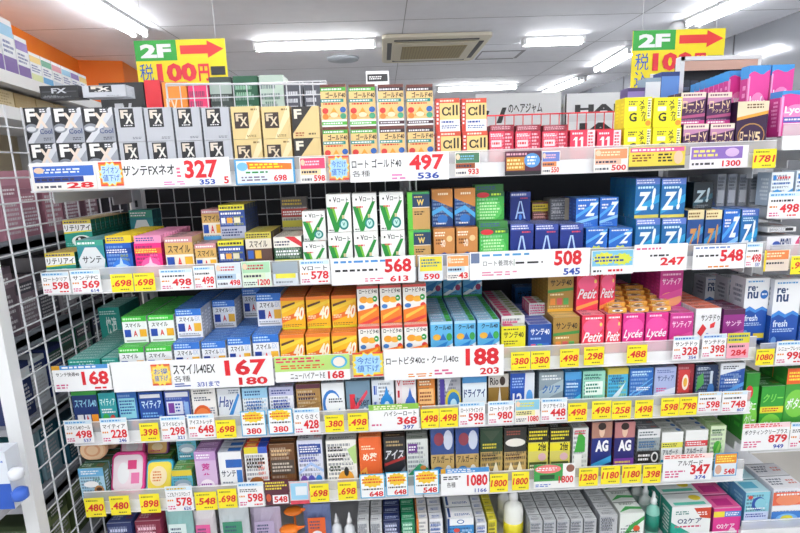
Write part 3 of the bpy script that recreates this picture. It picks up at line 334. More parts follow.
q('h24', 'pale green box with leaf', '#d8e8c4', '#a8c48a', [L_(.1, .82, .9, .94, 1, '#3a6a3a'), E_(.5, .5, .26, .16, '#4aa83a'), P_([(.3, .3), (.7, .7), (.6, .3)], '#8ac85a'), L_(.1, .08, .9, .24, 2, '#5a7a4a')], topops=[L_(.1, .3, .9, .7, 1, '#5a8a4a')])
# bottom shelf
q('b1', 'navy box with white rim', '#1f2c60', '#3a4a84', [L_(.1, .5, .9, .9, 3, '#c8d0e8')])
q('b2', 'dark red box with white rim', '#7c1f3a', '#a23a58', [L_(.1, .5, .9, .9, 3, '#ecc8d4')])
q('bg', 'slim grey and white lens case box', '#c9ccce', '#d6d8da', [L_(.1, .5, .9, .9, 3, '#8a8e94')], side='#a8acb0', topops=[L_(.1, .2, .9, .5, 1, '#8a8e94'), R_(.2, .65, .8, .75, '#aab0b6')], name='small_lens_box', cat='lens box')
q('bn', 'navy box with pale square', '#16224e', '#1c2a5c', [L_(.1, .5, .9, .9, 3, '#c8d0e8')], topops=[L_(.1, .2, .9, .6, 2, '#b8c4e0')])
q('bgr', 'dark green box with pale lines', '#157a50', '#1a8a5c', [L_(.1, .5, .9, .9, 3, '#c8ecd8')], topops=[L_(.1, .2, .9, .6, 2, '#c4ecd4')])
q('bor', 'white and orange striped lens box', '#e8e6e2', '#e2e0de', [R_(0, 0, .2, 1, '#d87a2c')], topops=[R_(0, 0, .14, 1, '#d87a2c'), L_(.3, .2, .9, .6, 2, '#6a8ac0')], name='small_lens_box', cat='lens box')
q('bwh', 'white lens box with blue print', '#e6e8ec', '#e4e6ea', [L_(.1, .3, .9, .9, 4, '#4a6cb0')], topops=[L_(.2, .2, .9, .6, 2, '#4a6cb0')], name='small_lens_box', cat='lens box')
q('bye', 'yellow lens box', '#d8cc2a', '#d2c636', [L_(.1, .3, .9, .9, 4, '#6a6420')], topops=[L_(.2, .3, .8, .6, 1, '#8a8430')], name='small_lens_box', cat='lens box')
q('bblue', 'large blue and white solution box with ring', '#3d8fd0', '#eef1f4', [R_(0, .8, 1, 1, '#f0f2f4'), E_(.5, .9, .14, .06, '#3a6ab0'), E_(.5, .9, .1, .04, '#f0f2f4'), R_(0, 0, .08, 1, '#1c4a8c'), E_(.35, .66, .12, .06, '#d8463a'), P_([(.3, .1), (.5, .6), (.62, .58), (.45, .1)], '#bfe4f8'), P_([(.55, .1), (.8, .62), (.9, .56), (.7, .1)], '#e8f4fc')], topops=[R_(.05, .1, .95, .5, W), R_(.05, .1, .14, .9, '#1c4a8c'), L_(.3, .2, .9, .4, 1, '#3a6ab0')], name='contact_lens_solution_box', cat='lens solution box')
q('bgs', 'grey box with small purple panel', '#b9bcc0', '#c9ccce', [L_(.1, .5, .9, .9, 4, '#6a6e74'), R_(.5, .3, .9, .4, '#b898c8')], topops=[L_(.15, .2, .85, .5, 2, '#7a7e84'), R_(.3, .66, .7, .74, '#9a9ea4')], side='#9a9ea4', name='small_lens_box', cat='lens box')
q('bgw', 'white box with green waves', '#e9eee9', '#dfe4de', [P_([(0, .5), (.5, .7), (1, .86), (1, 1), (0, 1)], '#e8eee8'), P_([(0, .1), (.4, .6), (1, .9), (1, .78), (.5, .46), (.2, .1)], '#3a9a4a'), E_(.7, .5, .14, .1, '#d8542a'), L_(.3, .3, .9, .44, 2, '#2a5a2a')], topops=[P_([(0, .1), (.4, .6), (1, .5), (1, .3), (.5, .36)], '#4aa85a'), L_(.2, .7, .9, .9, 1, '#6a7a6a')], name='contact_lens_solution_box', cat='lens solution box')
q('bo2', 'large white and teal solution box with red flag', '#eef1f0', '#dfe6e4', [P_([(0, 0), (1, 0), (1, .12), (.7, .1), (0, .56)], '#22a08c'), P_([(.56, .94), (1, .94), (1, .62), (.74, .66)], '#c8442a'), L_(.66, .72, .98, .84, 2, W), T_('O2ケア', .16, .5, .78, .66, '#2a3a6a', .02), L_(.1, .38, .8, .46, 1, '#c8406a'), L_(.1, .76, .5, .88, 1, '#4a8a80')], topops=[R_(.1, .1, .9, .3, '#5ac0a8'), E_(.75, .6, .15, .2, '#e8d43a')], side='#20917f', name='contact_lens_solution_box', cat='lens solution box')
q('bpk', 'large magenta solution box with yellow tab', '#d8358e', '#e8609c', [R_(0, .72, 1, .9, '#4a8ad0'), R_(.0, .72, .4, .9, '#e8d83a'), L_(.44, .75, .95, .87, 2, W), T_('O2ケア', .14, .34, .8, .5, W, .02), E_(.72, .2, .14, .16, '#f4d8e6'), E_(.3, .1, .3, .06, '#f4a8cc')], topops=[R_(.2, .2, .8, .7, '#c02a7c')], side='#a82470', name='contact_lens_solution_box', cat='lens solution box')
q('bc', 'large sky blue solution box with blue crescent', '#8accdc', '#b8e0ea', [E_(.55, .68, .28, .19, '#1c4ea8'), E_(.62, .68, .22, .15, '#8accdc'), E_(.2, .86, .1, .05, '#d84a3a'), L_(.1, .52, .9, .58, 1, W), R_(0, 0, 1, .46, '#c8d4f0'), L_(.06, .3, .9, .42, 2, '#2a3a9c'), P_([(0, .04), (1, .2), (1, 0), (0, 0)], '#3a6cc0')], topops=[R_(.1, .3, .7, .8, '#5ab0cc')], side='#4a94c0', name='contact_lens_solution_box', cat='lens solution box')
q('brb', 'large red and blue box with swirl', '#e2e4ec', '#f0f0f4', [R_(0, .56, 1, .9, '#e86a4a'), E_(.5, .7, .4, .15, '#f0906a'), L_(.1, .8, .9, .88, 1, W), R_(0, 0, 1, .4, '#3a7ccc'), E_(.5, .2, .36, .14, '#7ab8ec'), E_(.5, .22, .2, .08, '#e0d83a'), R_(0, .42, 1, .54, '#f4f4f6')], name='contact_lens_solution_box', cat='lens solution box')
q('gbox', 'green and white box with red oval', '#3fae3a', '#2a7c2c', [R_(0, .8, 1, 1, '#2c8a30'), E_(.3, .72, .28, .1, '#d83a3a'), E_(.55, .3, .5, .26, '#7ccc4a'), T_('ボタニ', .1, .44, .9, .58, W, .02, .08), T_('クリー', .1, .22, .9, .38, W, .02, .08), E_(.3, .08, .26, .1, '#ec7a2a')], name='mouthwash_pack', cat='mouthwash pack')
q('gboxy', 'green box with yellow banner', '#2f9a34', '#1f6a24', [R_(0, .5, 1, .62, '#e8e03a'), L_(.1, .52, .9, .6, 1, '#c8302a'), T_('クリー', .1, .7, .95, .86, '#8ad860', .02, .08), E_(.5, .26, .46, .22, '#7ccc4a'), T_('ボタニ', .1, .18, .9, .34, W, .02, .08)], name='mouthwash_pack', cat='mouthwash pack')
q('gboxr', 'green and orange box with dark base', '#3f9e3a', '#2a7c2c', [R_(0, .78, 1, 1, '#e8622a'), L_(.08, .82, .92, .96, 2, '#f8e84a'), E_(.5, .5, .48, .2, '#7ccc4a'), T_('ボタニ', .1, .42, .9, .58, W, .02, .08), R_(0, 0, 1, .22, '#26342a'), T_('47', .2, .04, .7, .2, '#f0c83a', .03)], name='mouthwash_pack', cat='mouthwash pack')
q('flat', 'flat navy pack with pale swirl', '#22326c', '#2c3e7c', [L_(.1, .2, .9, .8, 1, '#c8d0e8')], topops=[E_(.4, .5, .25, .3, '#4a8ac8'), L_(.5, .2, .95, .8, 3, '#d0d8f0')], name='flat_pack', cat='pack')
q('flatb', 'flat blue pack with orange marks', '#2a5cae', '#2c4c94', [L_(.1, .2, .9, .8, 1, '#c8d0e8')], topops=[E_(.7, .5, .2, .3, '#ec7a3a'), L_(.05, .2, .5, .8, 3, '#d0e4f4')], name='flat_pack', cat='pack')
q('wide', 'wide white pink and purple solution pack', '#ecebf0', '#d8d8dc', [R_(0, 0, .5, .34, '#c02a6a'), L_(.05, .06, .45, .28, 1, W), E_(.3, .6, .12, .16, '#3a5ab0'), T_('re·nu', .42, .3, .74, .9, '#233a6e', .02), P_([(.78, 0), (1, 0), (1, 1), (.9, .7)], '#d84a7c')], name='contact_lens_solution_box', cat='lens solution box')
q('wdev', 'flat white box with black square end', '#e6e7e9', '#f0f0f2', [R_(.62, .2, .9, .8, '#1f1f24'), L_(.08, .3, .4, .7, 1, '#8a8c90')], name='flat_box', cat='box')
q('ltg', 'pale green box seen through the fence', '#b9cdbf', '#d0dcd0', [E_(.5, .5, .3, .2, '#a2bcae'), L_(.2, .72, .8, .8, 1, '#6a8a78')], name='cosmetic_box', cat='cosmetic box')
q('dkg', 'dark green box seen through the fence', '#1e5a3e', '#2a6a4a', [L_(.1, .8, .9, .92, 1, '#8ab89a'), L_(.3, .56, .8, .7, 2, '#d8442e')], name='cosmetic_box', cat='cosmetic box')
q('dks', 'black and grey box with pale stripe', '#36423e', '#4a5450', [R_(0, .84, 1, .95, '#a8b8b0'), P_([(.3, 0), (.7, .6), (.9, .6), (.6, 0)], '#7a8c86')], name='cosmetic_box', cat='cosmetic box')
q('slv', 'silver box with dark header', '#d2d4da', '#b8bac0', [R_(0, .62, 1, 1, '#4c4e58'), L_(.1, .7, .9, .92, 2, '#d0d2d8'), E_(.3, .34, .12, .1, '#e0b03a'), E_(.7, .34, .12, .1, '#3a4a8a'), E_(.5, .14, .16, .1, '#c878b8')], name='cosmetic_box', cat='cosmetic box')
q('blk', 'large black box with silver letters', '#1f2024', '#33343a', [R_(.04, .5, .96, .56, '#4a4b52'), T_('FX', .3, .4, .7, .8, '#b8bac0', .03), L_(.1, .1, .5, .24, 2, '#85878d')], name='display_carton', cat='carton')
q('redp', 'red carton with white letters', '#d42030', '#b01828', [T_('EX', .2, .4, .5, .6, W, .02), L_(.2, .2, .8, .34, 1, '#f4c0c0')], name='display_carton', cat='carton')
q('orgp', 'orange carton with dark band', '#f0902c', '#d8741c', [T_('EX', .1, .62, .6, .84, '#f6dcc0', .01), R_(0, .36, 1, .52, '#5a5048'), L_(.1, .1, .9, .26, 2, '#fbe6c8')], name='display_carton', cat='carton')
q('pnkp', 'hot pink carton with pale letters', '#ee3a72', '#d02a60', [L_(.1, .2, .9, .8, 4, '#f8c0d4')], name='display_carton', cat='carton')
q('oth', 'pink patterned box behind the wire panel', '#a87684', '#8a5c6a', [L_(.05, .1, .95, .9, 7, '#8a3a50'), L_(.1, .5, .9, .8, 3, '#c8a0ac')], name='cosmetic_box', cat='cosmetic box')
# fine print: every carton front and lid carries small lines of its own printing; lid edges have painted highlights
def _mix(a, b, t):
    A = [int(a[i:i + 2], 16) for i in (1, 3, 5)]; B = [int(b[i:i + 2], 16) for i in (1, 3, 5)]
    return '#' + ''.join('%02x' % round(x + (y - x) * t) for x, y in zip(A, B))
KIND = dict.fromkeys('smg smb vita beige navyg brownv f1 s40y s40g s40b s40s g40g g40b spink'.split(), ('vitamin_eye_drop_box', 'eye drop box'))
KIND.update(dict.fromkeys('cool navya zslant zstar zbang zdark zgold y40 vroh kaiteki'.split(), ('cooling_eye_drop_box', 'eye drop box')))
KIND.update(dict.fromkeys(['h%d' % i for i in range(5, 25)], ('medicine_box', 'medicine box')))
for _k, _d in DS.items():
    if _k in KIND and _d['name'] == 'eye_drop_box': _d['name'], _d['cat'] = KIND[_k]
    f = _d['front']; lum = sum(int(f[i:i + 2], 16) for i in (1, 3, 5)) / 3
    c1 = _mix(f, '#1a2238' if lum > 130 else '#f4f6f8', .4); c2 = _mix(f, _d['top'] if _d['top'] != f else '#c83a4a', .5)
    if _k not in ('fx', 'fxp', 'gold', 'goldf', 'vroh', 'renu', 'renud', 'alpha', 'yellg', 'lycpack', 'pink11', 'navya', 'bo2', 'smg', 'f11', 'f6', 'h6', 'zbang', 'petit', 'lycee'): _d['ops'] = ([L_(.05, .04, .9, .17, 2, c1)] if any(o[0] == 'T' for o in _d['ops']) else [L_(.05, .05, .9, .95, 8, c1), L_(.55, .25, .95, .7, 3, c2)]) + _d['ops']
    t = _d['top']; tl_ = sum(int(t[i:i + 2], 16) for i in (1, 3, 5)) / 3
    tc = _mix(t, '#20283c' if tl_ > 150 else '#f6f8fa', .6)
    _d['topops'] = [R_(0, 0, 1, .07, _mix(t, '#ffffff', .55)), R_(.0, .93, 1, 1, _mix(t, '#000000', .35))] + (_d['topops'] or [L_(.08, .25, .6, .8, 2, tc), L_(.66, .3, .94, .7, 1, _mix(t, '#c8402a', .6))])  # painted highlight along the lid's front edge, painted dark line along its rear
# ------------------------------------------------------------------ placing boxes
_cache = {}
PX_PER = {}
def carton_mesh(key, w, h, d):
    k = (key, round(w, 3), round(h, 3), round(d, 3))
    if k in _cache: return _cache[k]
    s = DS[key]; m = MB(); hw = w / 2
    e = min(.0008, w * .02)
    m.box(-hw, 0, 0, hw, d, h, mat(s['side']), mat(s['top']), mat(s['front']), mat(s['side']))
    m.art(s['ops'], (-hw, 0, 0), (1, 0, 0), (0, 0, 1), w, h, (0, -1, 0))
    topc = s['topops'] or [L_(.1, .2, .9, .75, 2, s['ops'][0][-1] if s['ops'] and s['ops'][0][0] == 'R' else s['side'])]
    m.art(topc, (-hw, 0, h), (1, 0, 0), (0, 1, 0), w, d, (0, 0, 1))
    so = s['sideops'] or [L_(.2, .15, .8, .85, 6, s['front'])]
    m.art(so, (hw, 0, 0), (0, 1, 0), (0, 0, 1), d, h, (1, 0, 0))
    m.art(so, (-hw, 0, 0), (0, 1, 0), (0, 0, 1), d, h, (-1, 0, 0))
    _cache[k] = m.mesh(s['name']); return _cache[k]
BOX = []     # records for labels
def put_box(key, x, y, z, w, h, d, info, rz=0, rx=0):
    s = DS[key]; me = carton_mesh(key, w, h, d)
    if s['name'].endswith('pouch'):
        o = empty(s['name']); b = bpy.data.objects.new('sachet', me); COL.objects.link(b); b.parent = o
        hk = ('hdr', key, round(w, 3), round(h, 3))
        if hk not in _cache:
            mm = MB(); mm.box(-w / 2, d * .3, h, w / 2, d * .6, h + .018, mat(s['top'])); mm.art([L_(.06, .2, .94, .8, 1, '#3a4a8a')], (-w / 2, d * .3, h), (1, 0, 0), (0, 0, 1), w, .018, (0, -1, 0)); _cache[hk] = mm.mesh('header_card')
        c = bpy.data.objects.new('header_card', _cache[hk]); COL.objects.link(c); c.parent = o
    else:
        o = bpy.data.objects.new(s['name'], me); COL.objects.link(o)
    o.location = (x, y, z); o.rotation_euler = (rx, 0, rz)
    o['category'] = s['cat']; BOX.append((o, key, info)); return o
colno = {}
def stack(shelfk, x0, x1, ytop, key, d=.028, n=1, up=None, h=None, yu=None, off=.014, base=0.0, surf=None, tier=None, Yf=None, ref=None):
    """a column of boxes standing on a shelf; x0,x1,ytop are where its front face shows"""
    Y = (Yf if Yf is not None else D) + off; S = (surf if surf is not None else SURF[shelfk]) + base
    a = at_y(x0, ytop, Y); b = at_y(x1, ytop, Y); w = (b.x - a.x) - .0022; xc = (a.x + b.x) / 2
    if yu is not None: h = (at_y((x0 + x1) / 2, yu, Y + up[0]).z - S) / 2 - .001
    if h is None: h = (a.z + b.z) / 2 - S - .001
    h = max(h, .012)
    cid = (ref or shelfk, key, tier or ('upper' if base > 0 else 'lower'))
    cn = colno[cid] = colno.get(cid, 0) + 1
    rr = random.Random(int(x0 * 7 + ytop))
    if up: n = max(n, math.ceil((up[0] + up[1] * (d + .0015)) / (d + .0015) - .01))
    for i in range(n):
        put_box(key, xc + (rr.uniform(-.0006, .0006) if i else 0), Y + i * (d + .0015), S + .0006, w, h, d, (cid, cn, i, n))
    if up:
        uo, un = up[:2]; cid2 = (cid[0], key, 'upper'); cn = colno[cid2] = colno.get(cid2, 0) + 1
        # supporting depth is the lower line of boxes
        for i in range(un):
            put_box(up[2] if len(up) > 2 else key, xc, Y + uo + i * (d + .0015), S + h + .0014, w, h, d, (cid2, cn, i, un))
    return h

T = 'top'
# --- top shelf
for x0, x1, k in ((28, 56, 'fx'), (56, 86, 'fx')): stack(T, x0, x1, 143, k, .026, 2, (0, 2), yu=107)
stack(T, 86, 117, 143, 'fx', .026, 2, (0, 2), yu=107)
for x0, x1 in ((118, 146), (147, 175), (176, 203), (204, 232)): stack(T, x0, x1, 141, 'fxp', .026, 2, (0, 2), yu=107)
for x0, x1, k in ((233, 262, 'gold'), (263, 292, 'gold'), (293, 321, 'goldf')): stack(T, x0, x1, 140, k, .026, 2, (0, 2), yu=106)
for x0, x1, k in ((322, 348, 'g40g'), (350, 377, 'g40g'), (379, 405, 'g40b'), (407, 434, 'g40b')): stack(T, x0, x1, 130, k, .03, 1, (.001, 1), yu=84)
for x0, x1, yy in ((436, 461, 127), (462, 488, 126)): stack(T, x0, x1, yy, 'alpha', .028, 1, (.012, 1), yu=98)
for i, (x0, x1) in enumerate(((489, 514), (515, 541), (542, 568))):
    hh = stack(T, x0, x1, 131, 'pinkbox', .03, 2); stack(T, x0 + 1, x1, 126, 'pinklid', .055, 1, h=.014, base=hh + .001, off=.02)
for x0, x1 in ((570, 596), (597, 622)): stack(T, x0, x1, 130, 'pink11', .03, 2)
for x0, x1 in ((624, 652), (653, 682)): stack(T, x0, x1, 128, 'yellg', .026, 2, (.004, 2), yu=97)
for x0, x1 in ((684, 710), (711, 736)): stack(T, x0, x1, 117, 'vact', .03, 2, (.02, 2), yu=92)
stack(T, 738, 770, 101, 'v5', .04, 1)
# packs lying on the silver boxes
zt = max(o.location.z for o, k, i in BOX) + (max(v.co.z for v in BOX[0][0].data.vertices)) + .003
for (x0, x1, y, k, h) in ((40, 78, 92, 'blk', .028), (83, 126, 95, 'fxp', .026)):
    a = at_y(x0, y, D + .016); b = at_y(x1, y, D + .016)
    put_box(k, (a.x + b.x) / 2, D + .016, zt, b.x - a.x, h, .045, (('top', k, 'lying'), 1, 0, 1))
# magenta packs behind, stepping back in a line
rz_ = MB(); rx0 = .90; rx1 = X3 - .003; rz_.box(-(rx1 - rx0) / 2, 0, 0, (rx1 - rx0) / 2, .33, SIDE['crown'] + .031 - SURF[T] - .001, mat('#dcdee2'))
tag(rz_.obj('display_riser', None, ((rx0 + rx1) / 2, D + .115, SURF[T] + .001)), 'low white riser under the slanting line of magenta packs', 'display riser')
for i in range(8):
    Y = D + .35 - i * .032; x1 = 716 + i * 5.0; a = at_y(x1 - 21, 84 - i * 1.9, Y); b = at_y(x1, 84 - i * 1.9, Y)
    xc_ = (a.x + b.x) / 2; zb_ = SIDE['crown'] + .0322
    put_box('lycpack', xc_, Y, zb_, b.x - a.x, a.z - zb_, .022, (('top', 'lycpack', 'slanting'), 1, 7 - i, 8))
for n_, (x0, x1, y, yy) in enumerate(((750, 771, 66, .0), (773, 795, 64, .0))):
    a = at_y(x0, y, D + .07); b = at_y(x1, y, D + .07)
    put_box('lycpack', (a.x + b.x) / 2, D + .07, SURF[T] + .001 if n_ == 0 else SIDE['crown'] + .034, b.x - a.x, a.z - (SURF[T] if n_ == 0 else SIDE['crown'] + .036), .03, (('top', 'lycpack', 'front'), n_ + 1, 0, 1))
a = at_y(783, 90, D + .016); b = at_y(815, 90, D + .016)
put_box('lycpack', (a.x + b.x) / 2, D + .016, SIDE['crown'] + .034, b.x - a.x, a.z - SIDE['crown'] - .036, .04, (('crown', 'lycpack', 'front'), 3, 0, 1))

# --- second shelf
S2 = 'second'
stack(S2, 42, 73, 243, 'teal', .022, 4, (.09, 9), h=.07)
stack(S2, 75, 103, 240, 'sante6', .028, 6)
stack(S2, 128, 152, 210, 'sante6', .028, 2, off=.22, base=.0, tier='upper')
HP = stack(S2, 104, 131, 243, 'pouchb', .016, 12); stack(S2, 133, 161, 243, 'pouchp', .016, 12)
stack(S2, 163, 192, 237, 'beige', .028, 4); stack(S2, 193, 215, 236, 'beige', .028, 4, (.07, 3), h=.078)
stack(S2, 216, 243, 233, 'navyg', .026, 4, (.035, 5), h=.084)
stack(S2, 244, 271, 232, 'brownv', .026, 5); stack(S2, 272, 301, 230, 'mixg', .026, 5, (.13, 1, 'greyred'), h=.088)
stack(S2, 302, 326, 240, 'vroh', .03, 3, (.02, 2), h=.073)
for x0, x1 in ((327, 352), (353, 378), (380, 405)): stack(S2, x0, x1, 230, 'vroh', .03, 3, (.012, 2), h=.093)
stack(S2, 408, 431, 229, 'wgreen', .03, 2, (.01, 2), h=.092)
stack(S2, 433, 455, 227, 'copper', .034, 3, (.03, 2, 'sunset'), h=.094); stack(S2, 456, 478, 227, 'copper', .034, 3, (.03, 2, 'sunset'), h=.094)
stack(S2, 479, 509, 225, 'green', .03, 3, (.05, 2), h=.088)
for x0, x1 in ((510, 534), (535, 559), (560, 584)): HN = stack(S2, x0, x1, 224, 'navya', .024, 8)
stack(S2, 510, 531, 192, 'navya', .03, 2, off=.10, base=HN + .001)
stack(S2, 489, 508, 193, 'navya', .03, 2, off=.18, tier='rear')
stack(S2, 532, 549, 202, 'yelred', .03, 2, off=.12, base=HN + .001)
stack(S2, 550, 575, 198, 'darkq', .03, 2, off=.10, base=HN + .001)
for x0, x1 in ((586, 608), (609, 633)): HZ = stack(S2, x0, x1, 228, 'zstar', .028, 4)
stack(S2, 576, 599, 198, 'zslant', .028, 3, off=.05, base=HZ + .001); stack(S2, 600, 619, 197, 'zslant', .028, 3, off=.05, base=HZ + .001)
for x0, x1 in ((636, 661), (662, 687)): stack(S2, x0, x1, 218, 'zbang', .028, 5, (.012, 5), yu=178)
for x0, x1 in ((688, 705), (706, 723)): HG = stack(S2, x0, x1, 210, 'zgold', .03, 4)
stack(S2, 694, 714, 182, 'zdark', .03, 2, off=.045, base=HG + .001)
stack(S2, 742, 760, 209, 'zbang', .028, 7, tier='tail', h=HG)
stack(S2, 724, 741, 209, 'zslant', .028, 5, tier='tail', h=HG)
for i, x in enumerate((718, 729, 740, 751)): stack(S2, x, x + 9, 174, 'greyside', .07, 1, off=.09, base=HG + .0015, tier='upper')
# --- third shelf
S3 = 'third'
stack(S3, 65, 98, 346, 'kaiteki', .02, 12, h=.045); stack(S3, 99, 116, 346, 'kaiteki', .02, 12, h=.045)
stack(S3, 96, 118, 300, 'kaiteki', .03, 4, off=.26, base=.0, h=.115, tier='rear')
for x0, x1 in ((117, 143), (144, 171)): stack(S3, x0, x1, 344, 'smg', .024, 9, (.035, 8), h=.071)
stack(S3, 172, 199, 339, 'smb', .024, 9, (.035, 8), h=.078)
stack(S3, 200, 225, 338, 'smb', .024, 9, (.11, 5), h=.078)
stack(S3, 226, 250, 334, 'smb', .024, 7, (.17, 3), h=.086); stack(S3, 251, 278, 330, 'smb', .024, 7, (.07, 6), h=.09)
a = at_y(229, 300, D + .10)
for x0, x1 in ((279, 304), (305, 330), (331, 357)): stack(S3, x0, x1, 336, 'y40', .024, 7, (.045, 6), h=.086)
for x0, x1 in ((358, 380), (381, 403), (404, 428)): stack(S3, x0, x1, 332, 'vita', .026, 5, (.02, 4), h=.100)
for x0, x1 in ((430, 453), (454, 476), (477, 500)): stack(S3, x0, x1, 326, 'cool', .024, 12, (.24, 3), h=.104)
stack(S3, 501, 526, 326, 's40y', .024, 1); stack(S3, 501, 525, 322, 'spink', .024, 11, off=.042, h=.103)
HB = stack(S3, 528, 552, 324, 's40b', .024, 8); stack(S3, 515, 539, 287, 's40s', .024, 2, off=.33, base=.0); stack(S3, 529, 548, 303, 'spink', .024, 3, off=.09, base=HB + .001)
stack(S3, 553, 580, 321, 's40g', .024, 8, (.05, 6), h=.102)
for x0, x1, k in ((582, 605, 'petit'), (606, 622, 'petit')): stack(S3, x0, x1, 318, k, .026, 4, (.045, 3), h=.104)
for x0, x1 in ((623, 645), (646, 669)): HL = stack(S3, x0, x1, 316, 'lycee', .026, 8, h=.104)
for r in range(5):
    for c in range(3):
        x0 = 606 + c * 22 - r * 1.5; stack(S3, x0 + 2, x0 + 21, 312 - r * 4.6, 'eyecard', .03, 1, off=.02 + r * .034, base=.1055, h=.012 + r * .006, tier='row %d' % r)
for x0, x1 in ((608, 628),): stack(S3, x0, x1, 283, 'lycee', .026, 2, off=.26, tier='rear')
stack(S3, 670, 694, 318, 'santia', .026, 8, (.06, 6), h=.100)
stack(S3, 648, 668, 287, 'santia', .024, 3, off=.20, base=HL + .001)
stack(S3, 696, 722, 308, 'santw', .028, 7); stack(S3, 724, 746, 309, 'purpbox', .03, 3)
for x0, x1, y, o in ((746, 771, 278, .055),): stack(S3, x0, x1, y, 'renud', .06, 1, off=o)
stack(S3, 706, 727, 277, 'renu', .06, 1, off=.24); stack(S3, 728, 746, 278, 'renu', .055, 1, off=.15)
# --- fourth shelf
xs = [(70, 96, 391, 'f1'), (97, 115, 393, 'f2'), (115.5, 136, 392, 'f3'), (137, 162, 392, 'f4'), (163, 189, 391, 'f5'), (190, 215, 388, 'f6'), (216, 240, 388, 'f7'), (241, 267, 388, 'f8'), (268, 293, 387, 'f9'), (295, 320, 384, 'f10'), (320.5, 344, 383, 'f11'), (345, 370, 381, 'f12'), (371, 394, 380, 'f13'), (395, 416, 378, 'f14'), (417, 435, 377, 'f15'), (437, 461, 377, 'f16'), (462, 487, 375, 'f17'), (488, 509, 374, 'f18'), (510, 535, 373, 'f19'), (539, 564, 372, 'f20'), (565, 582, 371, 'f21'), (583, 606, 370, 'f22'), (608, 629, 367, 'f23'), (630, 654, 367, 'f24'), (655, 677, 366, 'f25'), (678, 695, 363, 'f26'), (696, 719, 364, 'f27'), (721, 746, 362, 'f28')]
for i, (x0, x1, y, k) in enumerate(xs): stack('fourth', x0, x1, y + (0 if i < 20 else 1), k, .026, 3 if i % 3 else 4)
# --- fifth shelf
S5 = 'fifth'
stack(S5, 77, 103, 468, 'h1', .03, 4, h=.094); CH = stack(S5, 104, 135, 463, 'h3', .03, 3, off=.075); stack(S5, 142, 168, 466, 'h4', .028, 3, off=.075, h=CH, tier='rear')
stack(S5, 170, 191, 464, 'h4', .028, 3, (.05, 2), h=.075)
stack(S5, 193, 215, 452, 'h5', .026, 9); stack(S5, 217, 241, 452, 'h6', .026, 9); stack(S5, 243, 267, 447, 'h7', .024, 10); stack(S5, 268, 294, 444, 'h8', .024, 10)
stack(S5, 296, 322, 440, 'h9', .036, 4); stack(S5, 325, 356, 440, 'h10', .036, 4); stack(S5, 358, 381, 437, 'h11', .03, 6); stack(S5, 383, 405, 437, 'h12', .022, 8)
stack(S5, 406, 428, 439, 'h13', .024, 9)
for x0, x1, k in ((430, 454, 'h14'), (455, 479, 'h14'), (480, 503, 'h15'), (504, 527, 'h16')): stack(S5, x0, x1, 428, k, .034, 2)
for x0, x1, k in ((528, 549, 'h17'), (550, 571, 'h17')): stack(S5, x0, x1, 428, k, .03, 3)
stack(S5, 573, 589, 428, 'h18', .03, 4)
stack(S5, 592, 613, 422, 'h19', .03, 3); stack(S5, 615, 636, 422, 'h20', .03, 3); stack(S5, 638, 661, 429, 'h21', .024, 6)
stack(S5, 662, 684, 432, 'h22', .024, 11); stack(S5, 686, 709, 430, 'h23', .024, 11); stack(S5, 711, 727, 426, 'h24', .024, 9)
# --- bottom shelf
S6 = 'bottom'
stack(S6, 106, 131, 523, 'b1', .05, 2); stack(S6, 134, 160, 521, 'b2', .05, 2)
for x0, x1 in ((357, 369), (370, 382)): stack(S6, x0, x1, 521, 'bg', .03, 12)
stack(S6, 383, 400, 520, 'bn', .03, 12); stack(S6, 401, 415, 519, 'bgr', .03, 12); stack(S6, 416, 428, 519, 'bor', .03, 12); stack(S6, 429, 443, 519, 'bwh', .03, 12)
stack(S6, 447, 474, 518, 'bblue', .05, 4); stack(S6, 476, 487, 523, 'bwh', .03, 10, tier='far'); stack(S6, 488, 497, 520, 'bye', .03, 10)
for j in range(5): stack(S6, 530 + j * 13.5, 543 + j * 13.5, 521 - j * .5, 'bgs', .028, 13)
stack(S6, 600, 618, 515, 'bgs', .028, 6, tier='far'); stack(S6, 620, 645, 513, 'bgw', .05, 6)
stack(S6, 672, 712, 506, 'bo2', .06, 4); stack(S6, 714, 742, 508, 'bpk', .06, 3)

# --- rightmost bay
def rbay(k, x0, x1, ytop, key, d=.03, n=1, off=.014, h=None, base=0): stack('r_' + k, x0, x1, ytop, key, d, n, None, h, None, off, base, SIDE[k] + .032)
rbay('renu', 775, 803, 279, 'renu', .06, 1, .04); rbay('renu', 805, 830, 279, 'renu', .06, 1, .04)
rbay('upper', 772, 795, 172, 'bwdrop', .05, 1); rbay('upper', 797, 822, 170, 'bwdrop', .05, 1)
rbay('sec', 767, 800, 236, 'wide', .1, 1); rbay('sec', 768, 797, 224, 'wdev', .1, 1, base=.062, h=.012)
for x0, x1, k in ((762, 786, 'gboxy'), (788, 812, 'gboxr')): rbay('green', x0, x1, 386 if k == 'gboxy' else 368, k, .05, 2)
rbay('green', 747, 761, 373, 'gbox', .05, 2)
rbay('low', 746, 771, 492, 'bc', .06, 2); rbay('low', 774, 806, 488, 'brb', .06, 2)
